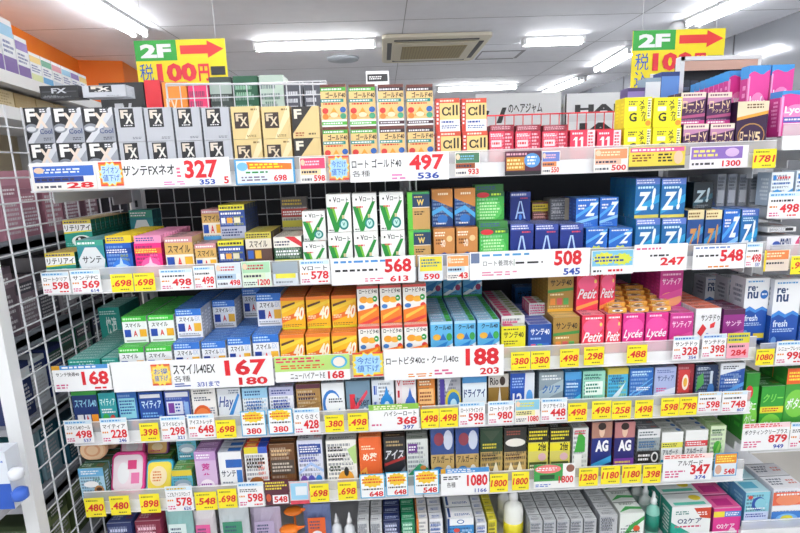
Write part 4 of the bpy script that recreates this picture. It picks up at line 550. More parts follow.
# ------------------------------------------------------------------ price cards
CARDS = []
CR, CB = '#d5202c', '#2348a8'
def card(rail, x0, x1, y0, y1, base, ops, desc, lay=0, Y=D, name='shelf_price_card', cat='price card'):
    Yc = Y - .011; a = at_y((x0 + x1) / 2, (y0 + y1) / 2, Yc); xm = (x0 + x1) / 2; ym = (y0 + y1) / 2; w = at_y(x1, ym, Yc).x - at_y(x0, ym, Yc).x; h = at_y(xm, y0, Yc).z - at_y(xm, y1, Yc).z
    m = MB(); m.box(-w / 2, -.0006, -h / 2, w / 2, 0, h / 2, mat(base, .35)); m.art(ops, (-w / 2, -.0006, -h / 2), (1, 0, 0), (0, 0, 1), w, h, (0, -1, 0), .00007)
    o = m.obj(name, None, (a.x, Y - .0106 - lay * .0022, a.z)); o['category'] = cat
    CARDS.append((o, rail, desc, a.x)); return o
def yc(rail, x0, x1, y0, y1, pr):
    card(rail, x0, x1, y0, y1, '#f5e62a', [L_(.1, .78, .8, .92, 1, '#8a7a20'), T_('.' + pr if len(pr) < 4 else pr, .06, .3, .94, .68, CR, .03, .05), L_(.4, .08, .9, .2, 1, '#8a7a20')], 'yellow price card reading %s' % pr)
def wc(rail, x0, x1, y0, y1, name, pr, sub='', hd='#4a9ad4', extra=(), desc=None):
    ops = [R_(.02, .82, .98, .97, '#d4e8f4'), L_(.06, .84, .94, .95, 1, hd)]
    if name: ops.append(T_(name, .08, .58, .92, .76, '#222226', .012))
    else: ops.append(L_(.08, .6, .92, .74, 1, '#33343a'))
    ops += [L_(.05, .38, .34, .5, 1, '#e08a2a'), T_(pr, .36, .2, .95, .54, CR, .03), L_(.05, .06, .36, .24, 2, '#d45a8a')]
    ops.append(T_(sub, .62, .03, .9, .17, CB, .02) if sub else L_(.6, .05, .95, .15, 1, CR))
    card(rail, x0, x1, y0, y1, '#f5f5f6', ops + list(extra), desc or 'white price card reading %s in red' % pr)
def pc(rail, x0, x1, y0, y1, c1, c2, c3, pr='', desc='pop card', lay=0, bc=None):
    ops = [R_(.03, .55, .97, .96, c1), L_(.08, .66, .92, .88, 2, c2), R_(.03, .32, .8, .54, c3), L_(.06, .35, .76, .5, 1, '#33304a'), L_(.05, .06, .5, .22, 1, '#5a5a66'), E_(.12, .8, .08, .12, '#f0d0b0')]
    if pr: ops.append(T_(pr, .52, .06, .95, .3, CR, .03))
    else: ops.append(R_(.5, .05, .95, .28, c2))
    card(rail, x0, x1, y0, y1, bc or '#f4f0ea', ops, desc, lay)
def burst(rail, x0, x1, y0, y1, base, ray_c, tx, desc, lay=1):
    card(rail, x0, x1, y0, y1, ray_c, [R_(0, 0, 1, .07, '#e0483a'), R_(0, .93, 1, 1, '#e0483a'), ('S', .5, .5, .56, .54, '#f8e04a'), ('S', .5, .5, .5, .48, base), R_(.1, .16, .9, .84, base), T_('ライオン' if tx == 1 else '今だけ' if tx == 2 else 'お得' , .14, .52, .86, .8, '#2a62c8', .008), T_('値下げ', .14, .2, .86, .48, '#2a62c8', .008)], desc, lay, name='shelf_pop_card', cat='pop card')
def longc(rail, x0, x1, y0, y1, ops, desc): card(rail, x0, x1, y0, y1, '#f5f6f7', ops, desc)
r = 'top'
longc(r, 31, 231, 160, 188, [T_('ザンテFXネオ', .46, .42, .72, .8, '#2a2a2e', .02), L_(.73, .3, .755, .7, 2, '#e06a8a'), T_('327', .77, .26, .94, .92, CR, .035), T_('353', .84, .03, .92, .22, CB, .03), T_('5', .965, .04, .99, .3, CR, .03), L_(.66, .04, .8, .2, 1, '#e08ac0')], 'long white price card reading 327 under the silver boxes')
pc(r, 33, 97, 165, 190, '#3a6cc8', '#e8eef8', '#28408c', '28', 'blue pop card with a white gown figure on the long card', 1)
burst(r, 100, 123, 162, 186, '#bfe0f0', '#ee7a2a', 1, 'pale blue burst pop card with orange rays by the silver boxes')
card(r, 235, 295, 159, 184, '#4a9ad0', [R_(.03, .05, .97, .95, '#e6f3fa'), P_([(.2, .9), (.95, .8), (.95, .55), (.22, .6)], '#e87a2a'), L_(.25, .62, .92, .84, 1, '#f8e42a'), L_(.18, .42, .7, .54, 1, '#1f8a3a'), E_(.13, .72, .09, .17, '#7ac0e8'), L_(.1, .12, .58, .34, 1, '#7a6a8a'), T_('698', .64, .1, .86, .36, CR, .03)], 'blue-edged pop card with orange banner reading 698', 0)
pc(r, 300, 326, 157, 183, '#e04a72', '#f8d8e0', '#f0d8a8', '598', 'pink topped price card reading 598')
burst(r, 329, 349, 156, 180, '#a8d4ec', '#e8a06a', 2, 'pale blue burst pop card beside the pink topped one')
longc(r, 350, 449, 153, 181, [T_('ロート ゴールド40', .02, .5, .52, .82, '#2a2a2e', .02), T_('各種', .02, .2, .2, .42, '#2a2a2e', .0), L_(.42, .04, .56, .28, 2, '#e08ac0'), T_('497', .6, .36, .95, .92, CR, .035), T_('536', .68, .05, .9, .28, CB, .03)], 'white price card reading 497 under the tall gold boxes')
pc(r, 455, 480, 152, 176, '#4a7a5a', '#7ab8d8', '#a0502a', '933', 'small photo pop card reading 933 in red')
card(r, 505, 541, 151, 175, '#5a2a40', [L_(.04, .8, .7, .95, 1, '#e8b0c0'), R_(.04, .2, .55, .75, '#c8862a'), L_(.06, .25, .52, .7, 3, '#f4e0a0'), E_(.75, .6, .22, .3, '#5a9ad8'), L_(.62, .4, .9, .8, 3, W), R_(.0, 0, 1, .16, '#26262a')], 'dark pop card with gold and blue picture')
pc(r, 542, 560, 151, 174, '#6a80c8', '#f4c0cc', '#e8905a', '550', 'lilac topped price card reading 550')
pc(r, 594, 628, 148, 172, '#e89a6a', '#f4e8c0', '#f0c0a8', '500', 'orange topped price card reading 500')
card(r, 629, 685, 147, 169, '#e8d04a', [R_(.02, .78, .98, .98, '#d85a92'), L_(.05, .81, .95, .95, 1, W), L_(.06, .34, .46, .7, 3, '#7a3a1a'), L_(.52, .3, .78, .72, 2, '#33281a'), E_(.88, .5, .08, .3, '#e8c8a8'), R_(0, 0, 1, .14, '#3a3a40')], 'yellow pop card with pink header and small face')
card(r, 690, 748, 146, 168, '#f2eef4', [R_(.02, .42, .9, .96, '#8a6ab8'), L_(.06, .5, .5, .88, 2, '#f0e06a'), E_(.72, .7, .12, .2, '#d8b8e0'), L_(.04, .12, .5, .3, 1, '#44444a'), T_('1300', .56, .06, .88, .34, CR, .03)], 'white and purple pop card reading 1300')
yc(r, 753, 776, 149, 168, '1781')
wc('r1', 768, 801, 192, 218, '', '498', '')
r = 'second'
wc(r, 42, 70, 272, 294, 'ロートクリア', '598', ''); wc(r, 71, 101, 270, 293, 'サンテPC', '569', '614')
yc(r, 111, 133, 274, 292, '698'); yc(r, 134, 155, 273, 291, '698')
wc(r, 160, 193, 269, 290, '', '498', ''); wc(r, 194, 215, 266, 289, '', '498', '')
pc(r, 216, 241, 263, 287, '#d8e4ea', '#c84a5a', '#a8c4dc', '498', 'white pop card with red headline below the navy boxes', 0, '#e4ecf2'); pc(r, 242, 271, 261, 287, '#a8d8b0', '#c83a4a', '#d8e8c8', '1200', 'pale green pop card with red headline', 0, '#dcebdc')
card(r, 273, 298, 262, 285, '#cfd8e0', [R_(.0, .5, 1, 1, '#9aa8b4'), R_(.1, .3, .9, .5, '#e8e04a'), L_(.1, .06, .9, .2, 1, '#7a8490')], 'grey pop card with yellow stripe')
wc(r, 300, 330, 260, 284, 'Vロート', '578', ''); longc(r, 331, 415, 257, 284, [L_(.04, .78, .7, .92, 1, '#3a8ad0'), L_(.05, .46, .6, .6, 1, '#26262a'), L_(.4, .08, .62, .24, 1, '#e06a8a'), T_('568', .64, .4, .96, .92, CR, .035), T_('613', .7, .06, .92, .28, CR, .03)], 'white price card reading 568 under the green and white boxes')
card(r, 419, 443, 256, 281, '#dfe6ec', [R_(.04, .4, .96, .97, '#e8d83a'), L_(.1, .55, .9, .9, 3, '#3a7a8a'), T_('590', .2, .06, .86, .3, CR, .03)], 'yellow topped price card reading 590')
pc(r, 447, 469, 255, 280, '#f0a05a', '#f8e8d0', '#c8e0f0', '43', 'orange topped pop card next to the reading 590 one')
longc(r, 470, 590, 250, 278, [R_(.01, .6, .08, .95, '#6a7a9a'), L_(.1, .8, .6, .93, 1, '#4a9ad0'), T_('ロート養潤水', .11, .48, .36, .68, '#26262a', .0), L_(.38, .5, .64, .62, 1, '#26262a'), R_(.365, .46, .369, .7, '#1f7a3a'), L_(.1, .12, .4, .3, 1, '#e08aa8'), T_('508', .7, .4, .93, .94, CR, .035), T_('545', .78, .06, .92, .3, CB, .03)], 'long white price card reading 508 under the navy boxes')
card(r, 591, 633, 250, 274, '#eef2f4', [R_(.02, .35, .98, .98, '#7ac0e0'), ('S', .3, .66, .28, .28, '#e0e04a'), ('S', .72, .62, .26, .26, '#d8e04a'), L_(.08, .5, .9, .78, 2, '#2a4aa0'), L_(.05, .08, .3, .22, 1, '#333338'), L_(.4, .08, .9, .24, 1, CR)], 'pop card with blue field and yellow starbursts', 1)
longc(r, 634, 687, 244, 271, [L_(.04, .78, .6, .9, 1, '#d85a8a'), L_(.3, .52, .8, .64, 1, '#26262a'), T_('247', .5, .2, .96, .5, CR, .035)], 'white price card reading 247 under the blue boxes')
longc(r, 693, 745, 245, 269, [L_(.04, .84, .96, .96, 1, '#6a8ac8'), L_(.06, .5, .5, .64, 1, '#26262a'), T_('548', .52, .3, .96, .8, CR, .035), L_(.3, .05, .7, .16, 1, '#e08a2a')], 'white price card reading 548 with red dots')
wc(r, 746, 762, 243, 267, '', '498', '537')
r = 'r2'
card(r, 764, 789, 250, 271, '#e8d8c8', [R_(.04, .55, .96, .97, '#e8864a'), L_(.1, .65, .9, .9, 1, '#f8e8c0'), L_(.1, .3, .9, .46, 1, '#33333a'), R_(0, 0, .08, 1, '#e8d02a')], 'orange topped pop card above the blue wave boxes'); yc(r, 791, 812, 256, 274, '980')
r = 'third'
longc(r, 53, 111, 365, 391, [R_(.0, .84, .14, 1, '#d8a020'), R_(.14, .84, .97, 1, '#4a94d4'), L_(.18, .86, .9, .98, 1, W), L_(.04, .1, .3, .3, 2, '#d45a8a'), T_('サンテ快適40', .06, .58, .46, .74, '#26262a', .01), T_('168', .5, .22, .96, .76, CR, .035), L_(.7, .04, .95, .16, 1, CR)], 'white price card reading 168 with blue header')
longc(r, 112, 274, 359, 389, [T_('スマイル40EX', .38, .5, .64, .84, '#26262a', .02), T_('各種', .38, .26, .48, .46, '#26262a', .0), L_(.38, .08, .5, .22, 1, CB), T_('3/31まで', .52, .06, .66, .24, CB, .02), T_('167', .7, .38, .96, .92, CR, .035), T_('180', .78, .06, .96, .32, CR, .035)], 'long white price card reading 167 and 180')
burst(r, 152, 171, 364, 385, '#f4dc6a', '#f0a84a', 3, 'yellow burst pop card on the long white card')
longc(r, 275, 350, 355, 381, [R_(.0, .4, 1, .98, '#b8dc7a'), L_(.02, .72, .74, .94, 1, '#d8305a'), L_(.08, .48, .68, .66, 1, '#d8502a'), E_(.86, .7, .11, .24, '#4ab0d8'), E_(.86, .7, .08, .18, '#f4e8dc'), T_('ニューハイアートE', .2, .1, .66, .34, '#26262a', .01), T_('168', .7, .06, .92, .36, CR, .035)], 'pale green pop card reading 168 below the golden boxes')
burst(r, 353, 383, 352, 376, '#a8d8f0', '#f0d84a', 2, 'pale blue burst pop card beside the pale green one')
longc(r, 384, 504, 347, 378, [T_('ロートビタ40α・クール40α', .02, .5, .62, .74, '#26262a', .014), L_(.2, .06, .4, .2, 1, '#e08a2a'), L_(.42, .1, .6, .3, 2, '#d45a8a'), T_('188', .68, .36, .96, .92, CR, .04), T_('203', .8, .06, .96, .28, CR, .03)], 'long white price card reading 188 and 203')
for x0, x1, y, p in ((511, 530, 352, '380'), (531, 550, 351, '380'), (560, 579, 349, '498'), (584, 604, 347, '298'), (627, 647, 345, '488')): yc(r, x0, x1, y, y + 18, p)
wc(r, 673, 699, 336, 360, 'サンテドゥ', '328', '354', '#2f6ac0'); wc(r, 702, 726, 334, 358, 'サンテドゥ', '398', '', '#2f6ac0')
card(r, 727, 749, 333, 358, '#f0a8b8', [R_(.0, .6, 1, 1, '#d8d03a'), L_(.05, .66, .95, .95, 2, '#2a6a8a'), L_(.1, .4, .9, .54, 1, '#44303a'), T_('284', .2, .1, .9, .34, CR, .03)], 'pink price card reading 284 with yellow header')
yc('r3', 756, 774, 349, 365, '1080'); wc('r3', 776, 806, 341, 364, 'レニューフレッシュ', '998', '')
r = 'fourth'
wc(r, 65, 93, 420, 443, 'スマイル40クール', '498', '537'); wc(r, 101, 128, 418, 443, 'マイティア', '228', '246')
yc(r, 140, 159, 423, 441, '398'); wc(r, 161, 186, 416, 440, 'スマイルピット', '298', '321'); wc(r, 188, 215, 414, 438, 'アイストレッチ', '648', '')
yc(r, 216, 236, 420, 438, '698')
for x0, x1, p in ((241, 266, '380'), (268, 293, '380')): card(r, x0, x1, 411 if x0 < 260 else 409, 436 if x0 < 260 else 434, '#5ab0dc', [R_(.04, .04, .96, .96, '#f4f6f6'), ('S', .5, .76, .46, .24, '#f0d03a'), L_(.1, .66, .9, .88, 1, '#e05a2a'), L_(.1, .42, .9, .52, 1, '#33333a'), T_(p, .2, .08, .8, .32, CR, .03)], 'blue-edged price card reading 380 with orange burst')
wc(r, 294, 320, 408, 434, 'さくらさく', '428', ''); yc(r, 325, 344, 415, 432, '380'); yc(r, 348, 368, 413, 431, '498')
longc(r, 369, 419, 404, 430, [R_(0, .78, 1, 1, '#8ac04a'), L_(.1, .8, .9, .96, 1, '#f4f0d0'), T_('ハイシーロート', .3, .54, .95, .72, '#26262a', .014), L_(.05, .16, .3, .28, 1, '#d45a8a'), T_('368', .56, .2, .96, .5, CR, .035), T_('397', .68, .02, .9, .17, CB, .03)], 'white price card reading 368 with green header')
yc(r, 421, 439, 409, 428, '498'); yc(r, 439.6, 458, 408, 427, '498'); wc(r, 459, 485, 402, 426, 'ロートドライエイド', '598', ''); wc(r, 488, 514, 401, 424, 'ロートリッチ', '980', '')
pc(r, 515, 540, 399, 423, '#8ac8e0', '#e8e04a', '#f0e8a0', '1080', 'light blue pop card reading 1080 with small bottle')
wc(r, 541, 567, 398, 421, 'クリアモイスト', '448', '')
for x0, x1, y, p in ((568, 587, 403, '498'), (592, 611, 401, '498'), (612, 631, 401, '258'), (635, 653, 400, '498'), (661, 679, 398, '598'), (679.6, 697, 397, '798')): yc(r, x0, x1, y, y + 18, p)
wc(r, 698, 721, 392, 412, '', '598', '', '#e0b03a'); wc(r, 722, 747, 391, 412, '', '748', '807', '#e0b03a')
longc('r4', 742, 789, 423, 450, [R_(.0, .82, 1, 1, '#f8dce0'), L_(.04, .84, .96, .98, 1, CR), T_('ボクティンクリープラス', .05, .58, .95, .76, '#26262a', .012), L_(.05, .1, .45, .36, 2, '#d45a8a'), T_('879', .56, .26, .96, .56, CR, .035), T_('949', .68, .04, .9, .2, CB, .03)], 'white price card reading 879 with red header')
wc('r4', 790, 816, 422, 448, '', '598', '')
r = 'fifth'
yc(r, 85, 105, 498, 517, '480'); yc(r, 110, 130, 496, 515, '480'); yc(r, 140, 160, 494, 513, '898'); wc(r, 166, 193, 486, 511, 'こどもアイスドロップ', '578', '626', '#d0b020')
yc(r, 195, 217, 492, 510, '548'); yc(r, 218, 237, 489, 508, '698'); wc(r, 238, 264, 482, 507, '', '598', '')
card(r, 265, 289, 480, 505, '#5a2a3a', [L_(.04, .6, .96, .95, 3, '#e8d84a'), R_(.3, .05, .96, .4, W), T_('548', .36, .1, .92, .35, CR, .03), E_(.14, .3, .1, .16, '#c85a3a')], 'dark maroon price card reading 548')
card(r, 290, 309, 482, 504, '#f0c8cc', [R_(.05, .2, .95, .95, '#9ad0ec'), R_(.3, .4, .9, .8, '#e8eef4'), R_(0, 0, 1, .16, '#d0485a')], 'pale blue and pink pop card without a price')
yc(r, 310, 329, 484, 502, '698'); yc(r, 338, 357, 482, 500, '698')
for x0, x1, p, y in ((360, 385, '648', 474), (386, 408, '648', 472), (414, 439, '548', 470)): card(r, x0, x1, y, y + 24, '#4ab0dc', [R_(.04, .04, .96, .96, '#f4f6f6'), ('S', .5, .7, .46, .28, '#f0c83a'), L_(.1, .6, .9, .84, 2, '#e0502a'), L_(.1, .32, .9, .42, 1, '#33333a'), T_(p, .36, .06, .92, .28, CR, .03)], 'blue-edged price card reading %s with yellow burst' % p)
longc(r, 441, 489, 468, 494, [R_(0, .82, 1, 1, '#4a94d4'), R_(0, .82, .1, 1, '#d8a020'), L_(.14, .84, .84, .98, 1, W), L_(.05, .56, .5, .72, 1, '#26262a'), T_('各種', .12, .28, .3, .48, '#26262a', .0), T_('1080', .54, .3, .97, .74, CR, .035), T_('1166', .7, .05, .95, .2, CB, .02)], 'white price card reading 1080 with blue header')
yc(r, 490, 508, 474, 492, '1800'); yc(r, 512, 529, 472, 490, '1800')
card(r, 534, 575, 464, 488, '#f4f4f2', [R_(.0, .3, .7, 1, '#3a9a4a'), E_(.34, .8, .32, .18, '#e87a7a'), L_(.06, .72, .6, .88, 1, W), R_(.14, .38, .5, .56, '#1f4a2a'), E_(.88, .8, .1, .16, '#8a5a4a'), L_(.04, .06, .5, .2, 1, '#5a7ac8'), T_('1800', .6, .2, .96, .5, CR, .03)], 'green pop card reading 1800 with red oval')
for x0, x1, y, p in ((579, 598, 468, '1280'), (601, 620, 466, '1180'), (622, 641, 465, '1180'), (643, 661, 465, '398')): yc(r, x0, x1, y, y + 18, p)
longc(r, 663, 712, 454, 480, [R_(0, .82, 1, 1, '#fbe4e0'), L_(.03, .84, .97, .98, 1, CR), T_('アルガード', .3, .56, .8, .76, '#26262a', .014), L_(.05, .1, .46, .4, 2, '#d45a8a'), T_('347', .56, .2, .96, .58, CR, .035), T_('374', .66, .02, .88, .16, CB, .03)], 'white price card reading 347 with red header')
card(r, 714, 737, 453, 476, '#4a9ad0', [R_(.04, .04, .96, .96, '#dfeaf0'), R_(.04, .55, .96, .96, '#e8902a'), L_(.1, .6, .9, .9, 2, '#f8e86a'), E_(.2, .3, .14, .2, '#d8a890'), T_('548', .46, .08, .92, .32, CR, .03)], 'blue-edged price card reading 548 with orange header')

# ------------------------------------------------------------------ cases, bags, bottles
def bottle(x0, x1, ytop, off, surf, body, cap, label, kind='nozzle', lab=None):
    Y = D + off; a = at_y(x0, ytop, Y); b = at_y(x1, ytop, Y); r = (b.x - a.x) / 2; H = a.z - surf
    o = tag(empty('eye_wash_bottle', ((a.x + b.x) / 2, Y + r, surf + .001)), label, 'bottle')
    m = MB(); m.lathe([(r * .85, 0), (r * .98, .006), (r, H * .1), (r, H * .55), (r * .9, H * .64), (r * .38, H * .72), (r * .34, H * .76)], mat(body, .3), 18, sq=.8); m.obj('bottle_body', o, smooth=True)
    m = MB(); m.lathe([(r * .46, H * .745), (r * .46, H * .84), (r * .3, H * .87), (r * .2, H * .99), (r * .1, H)], mat(cap, .3), 14); cp_ = m.obj('cap', o, smooth=True)
    m = MB(); m.lathe([(r * .1, H * .985), (r * .09, H * 1.02), (r * .03, H * 1.03)], mat('#e8eaee', .3), 10); m.obj('nozzle_tip', cp_, smooth=True)
    m = MB(); m.lathe([(r * 1.012, H * .12), (r * 1.012, H * (.36 if lab and lab.startswith('#e2') else .5))], mat(lab or '#e8d83a', .4), 18, sq=.81); m.obj('bottle_label', o, smooth=True)
SB = SURF['bottom']
bottle(330, 341, 518, .05, SB, '#e6eaee', '#f2f2f4', 'white bottle with small nozzle beside the dark gap', lab='#e0e4ea'); bottle(343, 354, 517, .03, SB, '#e6eaee', '#f2f2f4', 'white bottle nearer the grey lens boxes', lab='#d8dee6')
bottle(499, 512, 486, .12, SB, '#eceef0', '#eef0f2', 'white bottle standing behind the yellow-based bottle', lab='#e2e6ea'); bottle(506, 526, 492, .03, SB, '#eef0ea', '#f4f5f6', 'large white bottle with yellow base label', lab='#e2d42c')
bottle(651, 664, 497, .03, SB, '#8ac8b8', '#eef2f2', 'teal labelled bottle with white cap at the front', lab='#17806c'); bottle(643, 655, 489, .09, SB, '#dfe6e4', '#eef2f2', 'pale bottle with white cap, middle of three', lab='#b8ccc6'); bottle(635, 647, 483, .15, SB, '#dfe6e4', '#eef2f2', 'pale bottle with white cap, rearmost of three', lab='#b8ccc6')
def rounded(m, w, d, h, r, mt, z0=0, n=5, y0=0):
    pts = []
    for cx, cy, a0 in ((w / 2 - r, d - r, 0), (-w / 2 + r, d - r, 90), (-w / 2 + r, r, 180), (w / 2 - r, r, 270)):
        for i in range(n + 1): a = radians(a0 + 90 * i / n); pts.append((cx + r * cos(a), cy + r * sin(a) + y0))
    k = len(pts); e = min(h * .2, .004)
    def ring(s, z): return [(x * s, (y - d / 2) * s + d / 2, z) for x, y in pts]
    vs = ring(.97, z0) + ring(1, z0 + e) + ring(1, z0 + h - e) + ring(.96, z0 + h)
    fs = [(j * k + i, j * k + (i + 1) % k, (j + 1) * k + (i + 1) % k, (j + 1) * k + i) for j in range(3) for i in range(k)] + [tuple(range(k))[::-1], tuple(range(3 * k, 4 * k))]
    m.add(vs, fs, mt)
S5z = SURF['fifth']
# rounded tin cases propped on the boxes (plain round faces)
def case(x0, x1, ytop, zb, Y, rimc, facec, label, dec, name='childrens_drop_case', tilt=-.35, circle=False):
    a = at_y(x0, ytop, Y); b = at_y(x1, ytop, Y); w = b.x - a.x; h = (a.z - zb) / sin(radians(90) + tilt)
    o = tag(empty(name, ((a.x + b.x) / 2, Y, zb + .0145 * cos(radians(90) + tilt))), label, 'case'); o.rotation_euler = (radians(90) + tilt, 0, 0)
    m = MB(); rounded(m, w, h, .014, min(w, h) * (.49 if circle else .2), mat(rimc, .3), -.014); m.obj('shell', o)
    m = MB(); rounded(m, w * .86, h * .86, .002, min(w, h) * (.42 if circle else .16), mat(facec, .3), 0, y0=h * .07); m.art(dec, (-w * .43, h * .07, .002), (1, 0, 0), (0, 1, 0), w * .86, h * .86, (0, 0, 1), .0003); m.obj('face_plate', o)
face = [E_(.36, .62, .05, .07, '#2a2018'), E_(.64, .62, .05, .07, '#2a2018'), E_(.5, .42, .16, .13, '#d8402c'), E_(.24, .4, .12, .11, '#e0663a'), E_(.76, .4, .12, .11, '#e0663a')]
case(98, 116, 444, S5z + .0975, D + .10, '#d8a888', '#e0b894', 'tan round case standing behind the front one', [E_(.5, .5, .3, .3, '#d8a080')], circle=True, tilt=-.15)
case(77, 104, 443, S5z + .0975, D + .045, '#e8b890', '#edc8a0', 'tan round case at the left end of the shelf', [E_(.5, .5, .36, .36, '#e0a47c'), E_(.5, .5, .26, .26, '#edc8a0')], circle=True, tilt=-.15)
case(118, 142, 441, S5z + CH + .003, D + .10, '#e0609c', '#f4d8e4', 'pink framed case in the rear row', [E_(.5, .45, .3, .3, W), R_(.6, .6, .8, .8, '#d83a6a')])
case(105, 140, 462, S5z + .001, D + .026, '#e0408c', '#f6e4ec', 'pink and white case in the front row', [E_(.35, .5, .2, .3, W), R_(.62, .2, .9, .5, '#e87aac'), R_(.5, .6, .8, .85, '#d83a7a')])
case(142, 170, 468, S5z + .001, D + .026, '#3aaed0', '#f0d84a', 'turquoise case with round pale yellow plate', [E_(.46, .5, .36, .36, '#f4e2b8'), L_(.22, .3, .7, .7, 4, '#d87a3a')])
case(145, 167, 444, S5z + CH + .003, D + .10, '#8a4a8a', '#d8a85a', 'purple case with tan picture in the rear row', [E_(.5, .5, .3, .3, '#e8d0a0'), L_(.1, .1, .9, .3, 1, '#c83a6a')])
def pouch(x0, x1, ytop, Y, surf, c, c2, label, name='hanging_pouch'):
    a = at_y(x0, ytop, Y); b = at_y(x1, ytop, Y); w = b.x - a.x; h = a.z - surf; n = 8
    m = MB(); vs = []; rr = random.Random(int(x0))
    for j in range(n + 1):
        for i in range(n + 1):
            u, v = i / n, j / n; bul = sin(pi * u) ** .6 * sin(pi * v) ** .6
            vs.append(((u - .5) * w, -.016 * bul + rr.uniform(-.003, .003) * bul, v * h))
    q_ = [(j * (n + 1) + i, j * (n + 1) + i + 1, (j + 1) * (n + 1) + i + 1, (j + 1) * (n + 1) + i) for j in range(n) for i in range(n)]
    m.add(vs, q_, mat(c, .25)); m.add([(x, -y + .001, z) for x, y, z in vs], [f[::-1] for f in q_], mat(c, .25))
    o = tag(empty(name, ((a.x + b.x) / 2, Y, surf + .001)), label, 'pouch'); m.obj('sachet', o)
    m = MB(); m.box(-w * .32, -.0205, h * .3, w * .32, -.0195, h * .8, mat(c2)); m.art([L_(.1, .5, .9, .9, 2, '#3a4a6a'), E_(.5, .28, .3, .16, '#e8e8f0')], (-w * .32, -.0205, h * .3), (1, 0, 0), (0, 0, 1), w * .64, h * .5, (0, -1, 0)); m.obj('front_label', o)
pouch(165, 192, 509, D + .03, SB, '#9ccac8', '#dff0ee', 'pale teal pouch at the left of the bottom row'); pouch(193, 215, 511, D + .04, SB, '#eee8ec', '#e0609c', 'white pouch with pink label in the bottom row')
pouch(218, 248, 507, D + .03, SB, '#d3dbe0', '#3a8a6a', 'grey pouch with green label in the bottom row'); pouch(250, 280, 508, D + .05, SB, '#c9bcd4', '#b8a8c8', 'lilac pouch in the bottom row'); pouch(303, 330, 505, D + .06, SB, '#6a7aa8', '#e0622a', 'blue grey pouch with orange label')
def clipthing(x, y, Y, label):
    a = at_y(x, y, Y); o = tag(empty('orange_clip_toy', (a.x, Y, SB + .001)), label, 'orange clip'); h = a.z - SB
    m = MB(); m.tube((0, 0, 0), (0, 0, h * .8), .0035, mat('#c9641c', .4)); m.obj('stem', o)
    m = MB(); m.lathe([(.004, -.008), (.024, -.004), (.028, 0), (.022, .006), (.004, .009)], mat('#ef7f22', .35), 16, sq=.7); k = m.obj('disc_head', o, (0, -.01, h), smooth=True)
    m = MB(); m.add([(.02, -.004, -.004), (.045, -.002, .008), (.045, .002, .008), (.02, .004, -.004), (.02, 0, .008)], [(0, 1, 4), (1, 2, 4), (2, 3, 4), (0, 3, 2, 1)], mat('#e06c18')); m.obj('beak', o, (0, -.01, h))
clipthing(294, 509, D + .07, 'orange duck-billed holder, upper of the two'); clipthing(290, 527, D + .03, 'orange duck-billed holder, lower of the two')
# pack behind the end panel post at the lower left
# ------------------------------------------------------------------ room
CZ = EYE.z + 1.06
def struct_box(name, x0, y0, z0, x1, y1, z1, m):
    b = MB(); b.box(x0, y0, z0, x1, y1, z1, m); return struct(b.obj(name))
def noisy(name, c1, c2, scale, rough):
    m = bpy.data.materials.new(name); m.use_nodes = True; nt = m.node_tree; b = nt.nodes['Principled BSDF']; b.inputs['Roughness'].default_value = rough
    n = nt.nodes.new('ShaderNodeTexNoise'); n.inputs['Scale'].default_value = scale; r = nt.nodes.new('ShaderNodeValToRGB')
    r.color_ramp.elements[0].color = (*lin(c1), 1); r.color_ramp.elements[1].color = (*lin(c2), 1); r.color_ramp.elements[0].position = .35; r.color_ramp.elements[1].position = .65
    tc = nt.nodes.new('ShaderNodeTexCoord'); nt.links.new(tc.outputs['Object'], n.inputs['Vector']); nt.links.new(n.outputs['Fac'], r.inputs['Fac']); nt.links.new(r.outputs['Color'], b.inputs['Base Color']); return m
mc = noisy('ceiling_board', '#eceef6', '#f0f2fa', 6, .7)
struct_box('ceiling', -5, -3, CZ, 5, 10, CZ + .1, mc)
struct_box('floor', -5, -3, -.1, 5, 10, 0, noisy('vinyl_floor', '#b8b4ac', '#c6c2ba', 3, .3))
struct_box('wall_back', -5, 9.2, 0, 5, 9.3, CZ, noisy('back_wall_paint', '#c9ccd2', '#d2d4d8', 4, .6))
orange = noisy('orange_paint', '#f07a14', '#f48820', 3, .5)
def wall_between(name, p, q):
    p = at_z(*p, CZ); q = at_z(*q, CZ); a = math.atan2(q.y - p.y, q.x - p.x); L = math.hypot(q.x - p.x, q.y - p.y)
    b = MB(); b.box(0, 0, 0, L, .06, 1.96, mat('#d6d4d0')); b.box(0, 0, 1.96, L, .06, CZ, orange); o = struct(b.obj(name)); o.location = (p.x, p.y, 0); o.rotation_euler = (0, 0, a)
wall_between('wall_left', (-60, -13), (78, 60)); wall_between('wall_left_far', (78, 60), (122, 61)); wall_between('wall_left_return', (122, 61), (140, 72))
mw = mat('#9a9da4', .12, .35, 'glazed_panel')
w = struct_box('wall_right', 3.25, 1.0, 0, 3.35, 9, CZ, mw)
b = MB()
for i in range(7): b.box(3.243, 1.6 + i * 1.1, 1.4, 3.25, 1.606 + i * 1.1, CZ, mat('#5a5c60'))
struct(b.obj('trim_1'))
b = MB()   # ceiling board joints
for y in (3.2, 4.1, 5.0, 5.9, 6.8, 7.7): b.box(-5, y, CZ - .0015, 5, y + .006, CZ, mat('#9a9ca4'))
for x in (-3.4, -1.6, .2, 2.0, 3.8): b.box(x, -1, CZ - .0018, x + .006, 9, CZ, mat('#9a9ca4'))
struct(b.obj('trim_2'))
